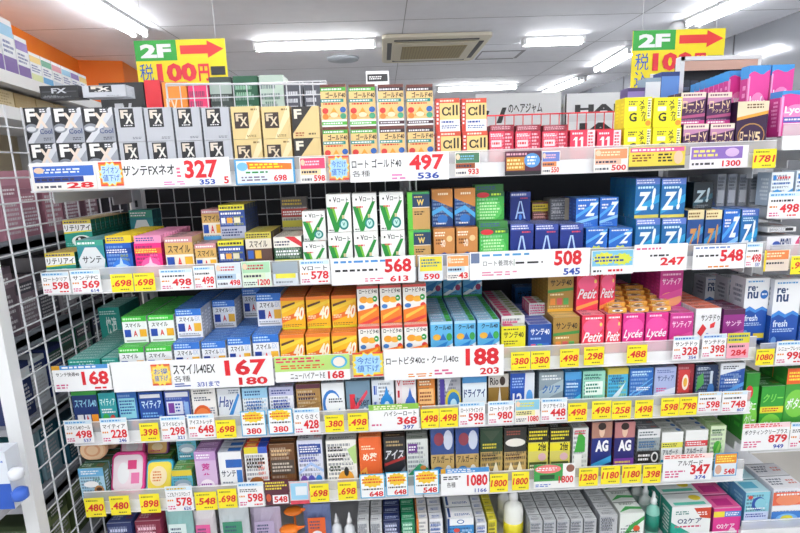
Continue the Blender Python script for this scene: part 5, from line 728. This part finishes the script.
# ceiling tubes
TUBE = emis('#ffffff', 27, 'fluorescent_tube')
tn = 0
def tube_light(p, q, label, wide=.07):
    p, q = Vector(p), Vector(q); mid = (p + q) / 2; L = (q - p).length; a = math.atan2(q.y - p.y, q.x - p.x)
    o = tag(empty('ceiling_tube_light', (mid.x, mid.y, CZ), a), label, 'ceiling light', 'ceiling tube lights')
    m = MB(); m.box(-L / 2, -wide, -.022, L / 2, wide, -.002, mat('#eef0f2', .4, 0, 'lamp_housing')); m.box(-L / 2, -.02, -.05, L / 2, .02, -.022, mat('#eef0f2', .4, 0, 'lamp_housing')); hs_ = m.obj('housing', o)
    for s in (-1, 1):
        m = MB(); m.tube((-L / 2 + .02, s * wide * .62, -.045), (L / 2 - .02, s * wide * .62, -.045), .016, TUBE, 10); m.obj('tube', hs_)
        for e in (-1, 1):
            m = MB(); m.box(e * (L / 2 - .01) - .012, s * wide * .62 - .016, -.066, e * (L / 2 - .01) + .012, s * wide * .62 + .016, -.022, mat('#e4e6e8')); m.obj('lamp_holder', hs_)
def tl(x0, y0, x1, y1, label): tube_light(at_z(x0, y0, CZ - .04), at_z(x1, y1, CZ - .04), label)
tl(255, 48, 376, 44, 'lit ceiling tube light beside the air conditioner')
tl(523, 43, 583, 41, 'short lit ceiling tube light past the square hatch')
tl(437, 90, 517, 87, 'distant lit ceiling tube light behind the gold boxes')
tl(66, -8, 140, 34, 'lit ceiling tube light above the orange wall')
tl(692, 24, 762, -6, 'lit ceiling tube light running towards the right wall')
tl(546, 93, 582, 79, 'small far ceiling tube light beyond the hatch')
tl(599, 70, 634, 50, 'lit ceiling tube light just left of the hanging sign')
for x, y in ((-1.7, .1), (0, .1), (1.7, .1), (-1.7, -1.3), (0, -1.3), (1.7, -1.3), (-2.4, 2.2), (2.3, 2.2), (0, 1.75)):
    tube_light((x - .6, y, CZ), (x + .6, y, CZ), 'lit ceiling tube light over the aisle outside the view')
# air conditioner cassette
c0 = at_z(382, 58, CZ); c1 = at_z(472, 57, CZ); c2 = at_z(480, 31, CZ)
cx = (c0.x + c1.x) / 2; cw = (c1.x - c0.x) / 2; cy0, cy1 = c2.y, c1.y
o = tag(empty('air_conditioner', (cx, (cy0 + cy1) / 2, CZ)), 'cream ceiling air conditioner cassette with beige grille', 'air conditioner'); hd = (cy1 - cy0) / 2
m = MB(); rounded(m, 2 * cw, 2 * hd, .035, .05, mat('#dcd6c2', .4), -.036, y0=-hd); m.obj('fascia', o)
m = MB()
for s in (-1, 1):
    m.box(-cw * .78, s * hd * .82 - .02, -.040, cw * .78, s * hd * .82 + .02, -.0362, mat('#2a2824')); m.box(s * cw * .86 - .02, -hd * .66, -.040, s * cw * .86 + .02, hd * .66, -.0362, mat('#2a2824'))
m.obj('air_slot', o)
m = MB(); rounded(m, cw * 1.56, hd * 1.4, .012, .04, mat('#cfc8b2', .4), -.050, y0=-hd * .7); ip_ = m.obj('intake_panel', o)
m = MB(); m.box(-cw * .62, -hd * .5, -.054, cw * .62, hd * .5, -.0505, mat('#a39468', .5))
for i in range(22): m.box(-cw * .62 + i * cw * .0564, -hd * .5, -.056, -cw * .62 + i * cw * .0564 + .006, hd * .5, -.0535, mat('#8a7c56', .5))
m.obj('grille', ip_)
a = at_z(343, 58, CZ); m = MB(); m.lathe([(.05, -.03), (.15, -.022), (.16, -.001)], mat('#b4bcc6', .4), 24); tag(m.obj('smoke_detector', None, (a.x, a.y, CZ), smooth=True), 'round grey ceiling speaker disc near the air conditioner', 'ceiling speaker')
a = at_z(475, 59, CZ); b_ = at_z(512, 59, CZ); c = at_z(519, 50, CZ)
m = MB(); fr = mat('#85878d')
for (x0, y0, x1, y1) in ((a.x, a.y, b_.x, a.y + .03), (a.x, c.y, b_.x, c.y + .03), (a.x, c.y, a.x + .012, a.y), (b_.x, c.y, b_.x + .03, a.y)): m.box(min(x0, x1), min(y0, y1), CZ - .004, max(x0, x1), max(y0, y1), CZ - .0005, fr)
tag(m.obj('ceiling_hatch'), 'square inspection hatch outline in the ceiling', 'ceiling hatch')
a = at_z(679, 22, CZ); m = MB(); m.lathe([(.03, -.16), (.07, -.14), (.075, -.04), (.05, -.001)], mat('#dfe0e2', .4), 18); tag(m.obj('ceiling_speaker', None, (a.x, a.y, CZ), smooth=True), 'small white round ceiling fitting above the hanging sign', 'ceiling fitting')

# hanging signs
def board(name, x0, x1, y0, y1, Y, base, ops, label, cat, rz=0, hang=True, t=.006):
    a = at_y((x0 + x1) / 2, (y0 + y1) / 2, Y); xm = (x0 + x1) / 2; ym = (y0 + y1) / 2; w = at_y(x1, ym, Y).x - at_y(x0, ym, Y).x; h = at_y(xm, y0, Y).z - at_y(xm, y1, Y).z
    o = tag(empty(name, (a.x, Y, a.z), rz), label, cat); o.rotation_euler = (0, 0, rz)
    m = MB(); m.box(-w / 2, 0, -h / 2, w / 2, t, h / 2, mat(base)); m.art(ops, (-w / 2, 0, -h / 2), (1, 0, 0), (0, 0, 1), w, h, (0, -1, 0), .0004); m.obj('sign_board', o)
    if hang:
        for s_ in (-.8, .8):
            m = MB(); m.tube((s_ * w / 2, t / 2, h / 2), (s_ * w / 2, t / 2, CZ - a.z), .0015, mat('#c8c8cc')); m.obj('hanging_wire', o)
    return o
def sgn(f): return [R_(0, .72, .46, 1, '#2aa43c'), T_('2F', .06, .76, .4, .95, W, .05), R_(.46, .72, 1, 1, '#f6e21e'), P_([(.5, .8), (.8, .8), (.8, .74), (.98, .86), (.8, .98), (.8, .92), (.5, .92)], '#e43434'),
    T_('税', .03, .44, .18, .68, '#1c58b8', .0), T_('込', .03, .2, .18, .42, '#1c58b8', .0), T_('100', .22, .42, .66, .68, '#e02838', .05), T_('円', .68, .42, .8, .66, '#e02838', .03), R_(.82, .5, .98, .62, '#1f1f24'), R_(.2, .08, .75, .38, '#e8e8ea'), L_(.24, .12, .7, .34, 2, '#d83a5a'), R_(.0, 0, .18, .12, '#ee7a2c')]
board('hanging_sign', 632, 723, 30, 100, 2.3, '#f6e21e', sgn(0), 'yellow hanging sign with green 2F corner beside the dark rack', 'sign', 0)
board('hanging_sign', 138, 228, 40, 112, 2.5, '#f6e21e', sgn(1), 'yellow hanging sign with red arrow behind the wire fence', 'sign', 0)
board('back_banner', 476, 561, 93, 130, 4.2, '#eceef0', [T_('のヘアジャム', .38, .45, .78, .72, '#1f1f22', .02), T_('ク', .02, .28, .16, .6, '#1f1f22', .06), P_([(.24, .2), (.30, .2), (.36, .62), (.31, .62)], '#1f1f22'), R_(0, 0, 1, .06, '#c8c8b8')], 'white banner with black kana on the far wall', 'banner', 0, False, .03)
board('back_banner', 565, 690, 92, 132, 4.2, '#eceef0', [T_('HANA', .08, .5, .72, .72, '#1f1f22', .05), R_(0, .3, 1, .46, '#dfe0e2'), T_('IANI', .12, .0, .7, .26, '#1f1f22', .05), R_(0, 0, .012, 1, '#2a2a30')], 'white banner with large black capitals on the far wall', 'banner', 0, False, .03)
board('small_sign', 366, 389, 71, 86, 2.0, '#f2f2f4', [R_(.06, .3, .94, .8, '#26262a'), L_(.14, .42, .86, .68, 1, '#e8e8ea')], 'small white sign with black strip above the tall gold boxes', 'sign', 0, False)
m = MB(); a = at_y(377, 86, 2.0); m.tube((a.x, 2.01, 1.4), (a.x, 2.01, a.z + .02), .003, WIRE); tag(m.obj('sign_post'), 'thin white post holding the small black strip sign', 'post')
# far counter carrying the wall banners, so nothing hangs in the air
a = at_y(476, 130, 4.2); b_ = at_y(800, 120, 4.2)
bk = tag(empty('far_shelving', ((a.x + b_.x) / 2, 4.26, 0)), 'pale far shelving unit under the white banners', 'shelving'); hw = (b_.x - a.x) / 2 + .3
m = MB(); m.box(-hw, 0, 0, hw, .35, 2.02, mat('#d9dbde')); m.obj('carcass', bk)
m = MB(); m.box(-hw, -.02, 1.93, hw, .0, 1.955, mat('#cfd0c6')); m.obj('ledge', bk)
# goods behind the wire fence on the far side of the gondola
tb = tag(empty('rear_shelf', (0, D + .545, 1.47)), 'white shelf on the rear side of the gondola behind the fence', 'shelf')
m = MB(); m.box(XL, 0, 0, XM + .02, .36, .02, WHITE); m.obj('board', tb)
for (x0, x1, y, k, dy) in ((98, 143, 83, 'blk', .03), (143, 160, 80, 'redp', .03), (161, 186, 82, 'orgp', .03), (187, 208, 84, 'pnkp', .03), (208, 231, 77, 'dks', .03), (232, 257, 76, 'dkg', .03), (258, 283, 75, 'ltg', .03), (283, 302, 82, 'slv', .03), (303, 320, 81, 'slv', .03)):
    Y = D + .54 + dy; a = at_y(x0, y, Y); b_ = at_y(x1, y, Y); put_box(k, (a.x + b_.x) / 2, Y, 1.491, b_.x - a.x - .003, a.z - 1.492, .1, (('rear', k, 'rear'), 1 + (x0 > 300), 0, 1))
# dark display rack on the right
Y = D + .40; a = at_y(684, 59, Y); b_ = at_y(726, 58, Y); z1 = a.z; z0 = SIDE['crown'] + .0315
o = tag(empty('display_rack', ((a.x + b_.x) / 2, Y, z0)), 'white framed display rack with dark hanging packs', 'display rack'); w2 = (b_.x - a.x) / 2; hh = z1 - z0
m = MB(); m.box(-w2 - .014, -.006, 0, -w2, .02, hh + .006, mat('#e4e6e8')); m.box(w2 + .1, -.004, 0, w2 + .11, .02, hh, mat('#e4e6e8')); m.box(-w2 - .012, -.006, hh - .006, w2 + .11, .02, hh + .006, mat('#dfe0e2')); m.obj('frame', o)
m = MB(); m.box(-w2, -.003, hh - .035, w2 + .1, .0, hh - .007, mat('#c8a090')); m.obj('header_strip', o)
m = MB(); m.box(-w2, .045, 0, w2 + .1, .05, hh - .007, mat('#2a2c34')); m.obj('back_panel', o)
for i in range(4):
    m = MB(); m.box(-w2 + .012 + i * w2 * .48, .02 + .01 * (i % 2), .03, -w2 + .004 + (i + 1) * w2 * .48, .03 + .01 * (i % 2), hh - .06, mat(('#1c2434', '#2b3550', '#20242c', '#34404e')[i])); m.art([L_(.1, .1, .9, .9, 6, '#5a6a84')], (-w2 + .012 + i * w2 * .48, .02 + .01 * (i % 2), .03), (1, 0, 0), (0, 0, 1), w2 * .45, hh - .09, (0, -1, 0)); m.obj('hanging_pack', o)
# blue pack and purple pack in front of the sign
for (x0, x1, y, c, c2, lb) in ((662, 680, 72, '#1f3a7c', '#5a8ad0', 'navy carton standing in front of the yellow sign'), (646, 661, 78, '#8aa0b0', '#dfe6ea', 'grey carton standing in front of the yellow sign'), (628, 645, 88, '#4a3a70', '#8a7ab8', 'purple carton behind the bright yellow boxes')):
    Y = D + .3; a = at_y(x0, y, Y); b_ = at_y(x1, y, Y); w = b_.x - a.x; h = a.z - SURF['top'] - .001
    m = MB(); m.box(-w / 2, 0, 0, w / 2, .05, h, mat(c)); m.art([R_(0, .7, 1, .95, c2), L_(.1, .2, .9, .6, 5, c2)], (-w / 2, 0, 0), (1, 0, 0), (0, 0, 1), w, h, (0, -1, 0)); tag(m.obj('cosmetic_box', None, ((a.x + b_.x) / 2, Y, SURF['top'] + .001)), lb, 'cosmetic box')
# red wire basket behind the pink boxes
a = at_y(432, 124, D + .3); b_ = at_y(640, 118, D + .3); m = MB(); zt_ = SURF['top'] + .135
m.tube((a.x, D + .3, zt_), (b_.x, D + .3, zt_), .002, mat('#d8303a')); m.tube((a.x, D + .3, zt_ - .05), (b_.x, D + .3, zt_ - .05), .002, mat('#d8303a'))
for i in range(24): m.tube((a.x + (b_.x - a.x) * i / 23, D + .3, SURF['top'] + .001), (a.x + (b_.x - a.x) * i / 23, D + .3, zt_), .0014, mat('#d8303a'))
tag(m.obj('red_wire_divider'), 'red wire divider standing behind the pink boxes', 'wire divider')

# ------------------------------------------------------------------ neighbouring shelving beyond the wire panel
nx0, nx1 = px - .55, px - .06
o = tag(empty('side_shelving', ((nx0 + nx1) / 2, D, 0)), 'grey neighbouring shelving seen through the wire panel', 'shelving'); hw = (nx1 - nx0) / 2
m = MB(); m.box(-hw, .62, 0, hw + .02, .64, 1.45, mat('#3a3b42')); m.obj('back_panel', o)
NZ = (.18, .42, .66, .88, 1.10, 1.34)
for z in NZ:
    m = MB(); m.box(-hw, -.02, z, hw, .62, z + .018, mat('#9a9ca4')); m.obj('board', o)
    m = MB(); m.box(hw - .004, -.02, z - .012, hw, .62, z + .03, mat('#7a7c84')); m.obj('edge_strip', o)
side_cols = [['#5a2a3c', '#8a3a54', '#6a3048', '#9a8a8c', '#5a2438', '#3f4a5c'], ['#3c4a30', '#7c8a58', '#50603a', '#8a9a6c', '#6a7a48', '#3a4a34'], ['#2a6a74', '#8aa8b4', '#205a70', '#b0bcc4', '#3a7a8a', '#1f4a5a'],
             ['#1c2a5c', '#e2e4ea', '#20306c', '#2a5a48', '#24705c', '#1c3040'], ['#6a5a64', '#8a7680', '#4a4650', '#a09aa0', '#3a3a44', '#5c5060'], ['#a87684', '#b08090', '#9a6a7a', '#a87684', '#8a6070', '#7a5a66']]
sdesc = ['maroon', 'olive', 'teal', 'navy', 'grey', 'rose']
for j, z in enumerate(NZ):
    y = D + .0
    for i in range(6):
        rr = random.Random(j * 10 + i); wd = rr.uniform(.075, .095); h = rr.uniform(.13, .19); c = side_cols[j][i]
        m = MB(); m.box(-.12, 0, 0, 0, wd - .006, h, mat(c)); m.art([R_(0, .7, 1, .9, side_cols[j][(i + 1) % 6]), L_(.08, .1, .92, .62, 6, '#c8c4c8'), L_(.1, .74, .9, .86, 1, '#e8e4e6')], (0, 0, 0), (0, 1, 0), (0, 0, 1), wd - .006, h, (1, 0, 0))
        tag(m.obj('cosmetic_box', None, (nx1 - .03 - rr.uniform(0, .03), y, z + .0195)), 'dull %s toned box behind the wire panel, %s from the front, %s level up' % (sdesc[j], ORD[i], ORD[j]), 'cosmetic box', 'goods behind the wire panel'); y += wd + .004
# white and blue bottle pack left of the post
a = at_y(8, 452, 1.02); b_ = at_y(22, 500, 1.02)
o = tag(empty('refill_pack', (a.x - .02, 1.04, b_.z - .02)), 'white and blue refill pack beside the thick white post', 'refill pack')
h = a.z - b_.z + .02; m = MB(); m.box(-.06, -.02, 0, .012, .02, h, mat('#dfe6f0')); m.art([R_(0, 0, 1, .45, '#2a58b8'), R_(0, .45, .4, .7, '#e8d84a'), L_(.1, .75, .9, .92, 2, '#3a6ac8')], (-.06, -.02, 0), (1, 0, 0), (0, 0, 1), .072, h, (0, -1, 0)); m.obj('pack_body', o)
m = MB(); m.lathe([(.009, 0), (.016, .005), (.016, .022), (.008, .028)], mat('#3a66c8', .3), 14); m.obj('cap', o, (.022, -.012, h * .12), smooth=True)
m = MB(); m.lathe([(.009, 0), (.015, .005), (.015, .02), (.008, .025)], mat('#e8ecf4', .3), 14); m.obj('cap', o, (.022, -.012, h * .5), smooth=True)
sh = tag(empty('low_side_shelf', (a.x - .1, 1.06, b_.z - .06)), 'grey low shelf left of the white post', 'shelf')
m = MB(); m.box(-.25, -.06, .02, .062, .03, .036, mat('#a8aab0')); m.obj('board', sh)

# ------------------------------------------------------------------ shelving along the orange wall
A = at_z(0, 70, 1.86); B = at_z(92, 101, 1.86)
ang = math.atan2(B.y - A.y, B.x - A.x); L = (B - A).length
u = Vector((cos(ang), sin(ang), 0)); n_ = Vector((-sin(ang), cos(ang), 0))
o = tag(empty('wall_shelving', (A.x, A.y, 0), ang), 'white wall shelving stocked with small boxes before the orange wall', 'shelving')
for z in (1.828, 1.715, 1.33):
    m = MB(); m.box(-.6, 0, z, L + .1, .38, z + .03, mat('#dcdee2')); m.obj('board', o)
    m = MB(); m.box(-.6, -.006, z - .004, L + .1, 0, z + .036, mat('#eceef0')); m.obj('price_rail', o)
m = MB(); m.box(-.6, .38, 0, L + .1, .40, 2.05, mat('#c8b898')); m.obj('back_panel', o)
m = MB(); m.box(L + .1, 0, 0, L + .13, .4, 1.86, mat('#d0d2d6')); m.obj('end_panel', o)
cols = ['#e4e8f0', '#e8ecee', '#dfeae4', '#d8e8dc', '#6a4a9a', '#6a4a9a', '#6a4a9a', '#d8e0a8', '#4aa0d8', '#e8eef4', '#e8eef4', '#d8dfe8', '#c8d0e0', '#d8e8f0', '#e0e4ec', '#e0e4ea', '#e4e6ea', '#e4e6ea']
t = -.35; i = 0
while t < L:
    w = .085; h = (.19 if i < 6 else .15 if i < 7 else .115 if i < 15 else .085); c = cols[i % len(cols)]
    m = MB(); m.box(0, 0, 0, w, .07, h, mat('#eceef2')); m.art([R_(0, 0, 1, .35, c if c[1] != 'e' else '#c4d0e0'), R_(.0, .7, 1, .9, ('#8ac0e0', '#7a5ab0', '#e8c86a', '#4aa080', '#d88a9a')[i % 5]), L_(.1, .4, .9, .64, 2, '#4a5a9a')], (0, 0, 0), (1, 0, 0), (0, 0, 1), w, h, (0, -1, 0))
    p = A + u * t + n_ * .03; q_ = m.obj('medicine_box', None, (p.x, p.y, 1.861)); q_.rotation_euler = (0, 0, ang)
    tag(q_, 'small pale medicine box on the wall shelving, %s from the near end' % ORD[i], 'medicine box', 'boxes on the upper wall shelf'); t += w + .006; i += 1
t = -.3; i = 0
while t < L - .2:
    w = .15; h = .07; m = MB(); m.box(0, 0, 0, w, .09, h, mat('#d8c8a0' if i < 3 else '#b8a070')); m.art([L_(.1, .1, .9, .9, 6, '#b8a478')], (0, 0, 0), (1, 0, 0), (0, 0, 1), w, h, (0, -1, 0))
    p = A + u * t + n_ * .05; q_ = m.obj('beige_carton', None, (p.x, p.y, 1.746)); q_.rotation_euler = (0, 0, ang); tag(q_, 'beige carton on the lower wall shelf, %s from the near end' % ORD[i], 'carton', 'beige cartons on the lower wall shelf'); t += w + .008; i += 1

# ------------------------------------------------------------------ labels of the boxes and cards
shn = {'top': 'top shelf', 'second': 'second shelf', 'third': 'third shelf', 'fourth': 'fourth shelf', 'fifth': 'fifth shelf', 'bottom': 'bottom shelf', 'rear': 'rear shelf behind the fence', 'crown': 'highest right shelf', 'r_renu': 'right bay', 'r_upper': 'right bay upper shelf', 'r_sec': 'right bay second shelf', 'r_green': 'right bay', 'r_low': 'right bay bottom'}
tot = {}
for o, k, (cid, cn, i, n) in BOX: tot[cid] = max(tot.get(cid, 0), cn)
keyshelf = {}
for o, k, (cid, cn, i, n) in BOX: keyshelf.setdefault(k, set()).add(cid)
for o, k, (cid, cn, i, n) in BOX:
    s = [DS[k]['desc']]
    tiers = {c for c in keyshelf[k] if c[0] == cid[0]}
    if len(tiers) > 1 or cid[2] in ('lying', 'slanting'): s.append(cid[2] + (' row' if cid[2] in ('upper', 'lower', 'rear') else ''))
    if tot[cid] > 1: s.append('%s column' % ORD[cn - 1])
    if n > 1: s.append('front one' if i == 0 else 'rearmost' if i == n - 1 and n > 2 else '%s in line' % ORD[i])
    s.append(shn[cid[0]])
    o['label'] = ', '.join(s)
    if n > 1 or tot[cid] > 1: o['group'] = '%s on the %s' % (DS[k]['desc'].replace(' box', ' boxes'), shn[cid[0]])
railn = {'top': 'top rail', 'second': 'second rail', 'third': 'third rail', 'fourth': 'fourth rail', 'fifth': 'fifth rail', 'r1': 'right bay upper rail', 'r2': 'right bay second rail', 'r3': 'right bay third rail', 'r4': 'right bay fourth rail'}
cnt = {}
for c in CARDS: cnt.setdefault((c[1], c[2]), []).append(c)
for (rl, ds_), cs in cnt.items():
    cs.sort(key=lambda c: c[3])
    for i, c in enumerate(cs):
        extra = ', %s from left,' % ORD[i] if len(cs) > 1 else ''
        c[0]['label'] = '%s%s on the %s' % (ds_, extra, railn[rl]); c[0]['group'] = 'price cards on the ' + railn[rl]
seen = {}
for o in bpy.data.objects:
    if o.parent is None and 'label' in o:
        import re as _re
        if len(_re.findall(r"[\w'-]+", o['label'])) > 16: print('LONG', o.name, o['label'])
        lk = _re.sub(r'[0-9]+', '', o['label'].lower()); seen.setdefault(lk, []).append(o)

bpy.data.objects.remove(_to)
# ------------------------------------------------------------------ light and view
wd = bpy.data.worlds.new('store_air'); SC.world = wd; wd.use_nodes = True
wd.node_tree.nodes['Background'].inputs[0].default_value = (.93, .96, 1, 1); wd.node_tree.nodes['Background'].inputs[1].default_value = .8
SC.view_settings.view_transform = 'Standard'; SC.view_settings.look = 'None'; SC.view_settings.gamma = 1; SC.view_settings.use_curve_mapping = False
SC.view_settings.exposure = 0.38
SC.cycles.max_bounces = 6; SC.cycles.transparent_max_bounces = 12; SC.cycles.use_denoising = True; SC.cycles.sample_clamp_indirect = 6
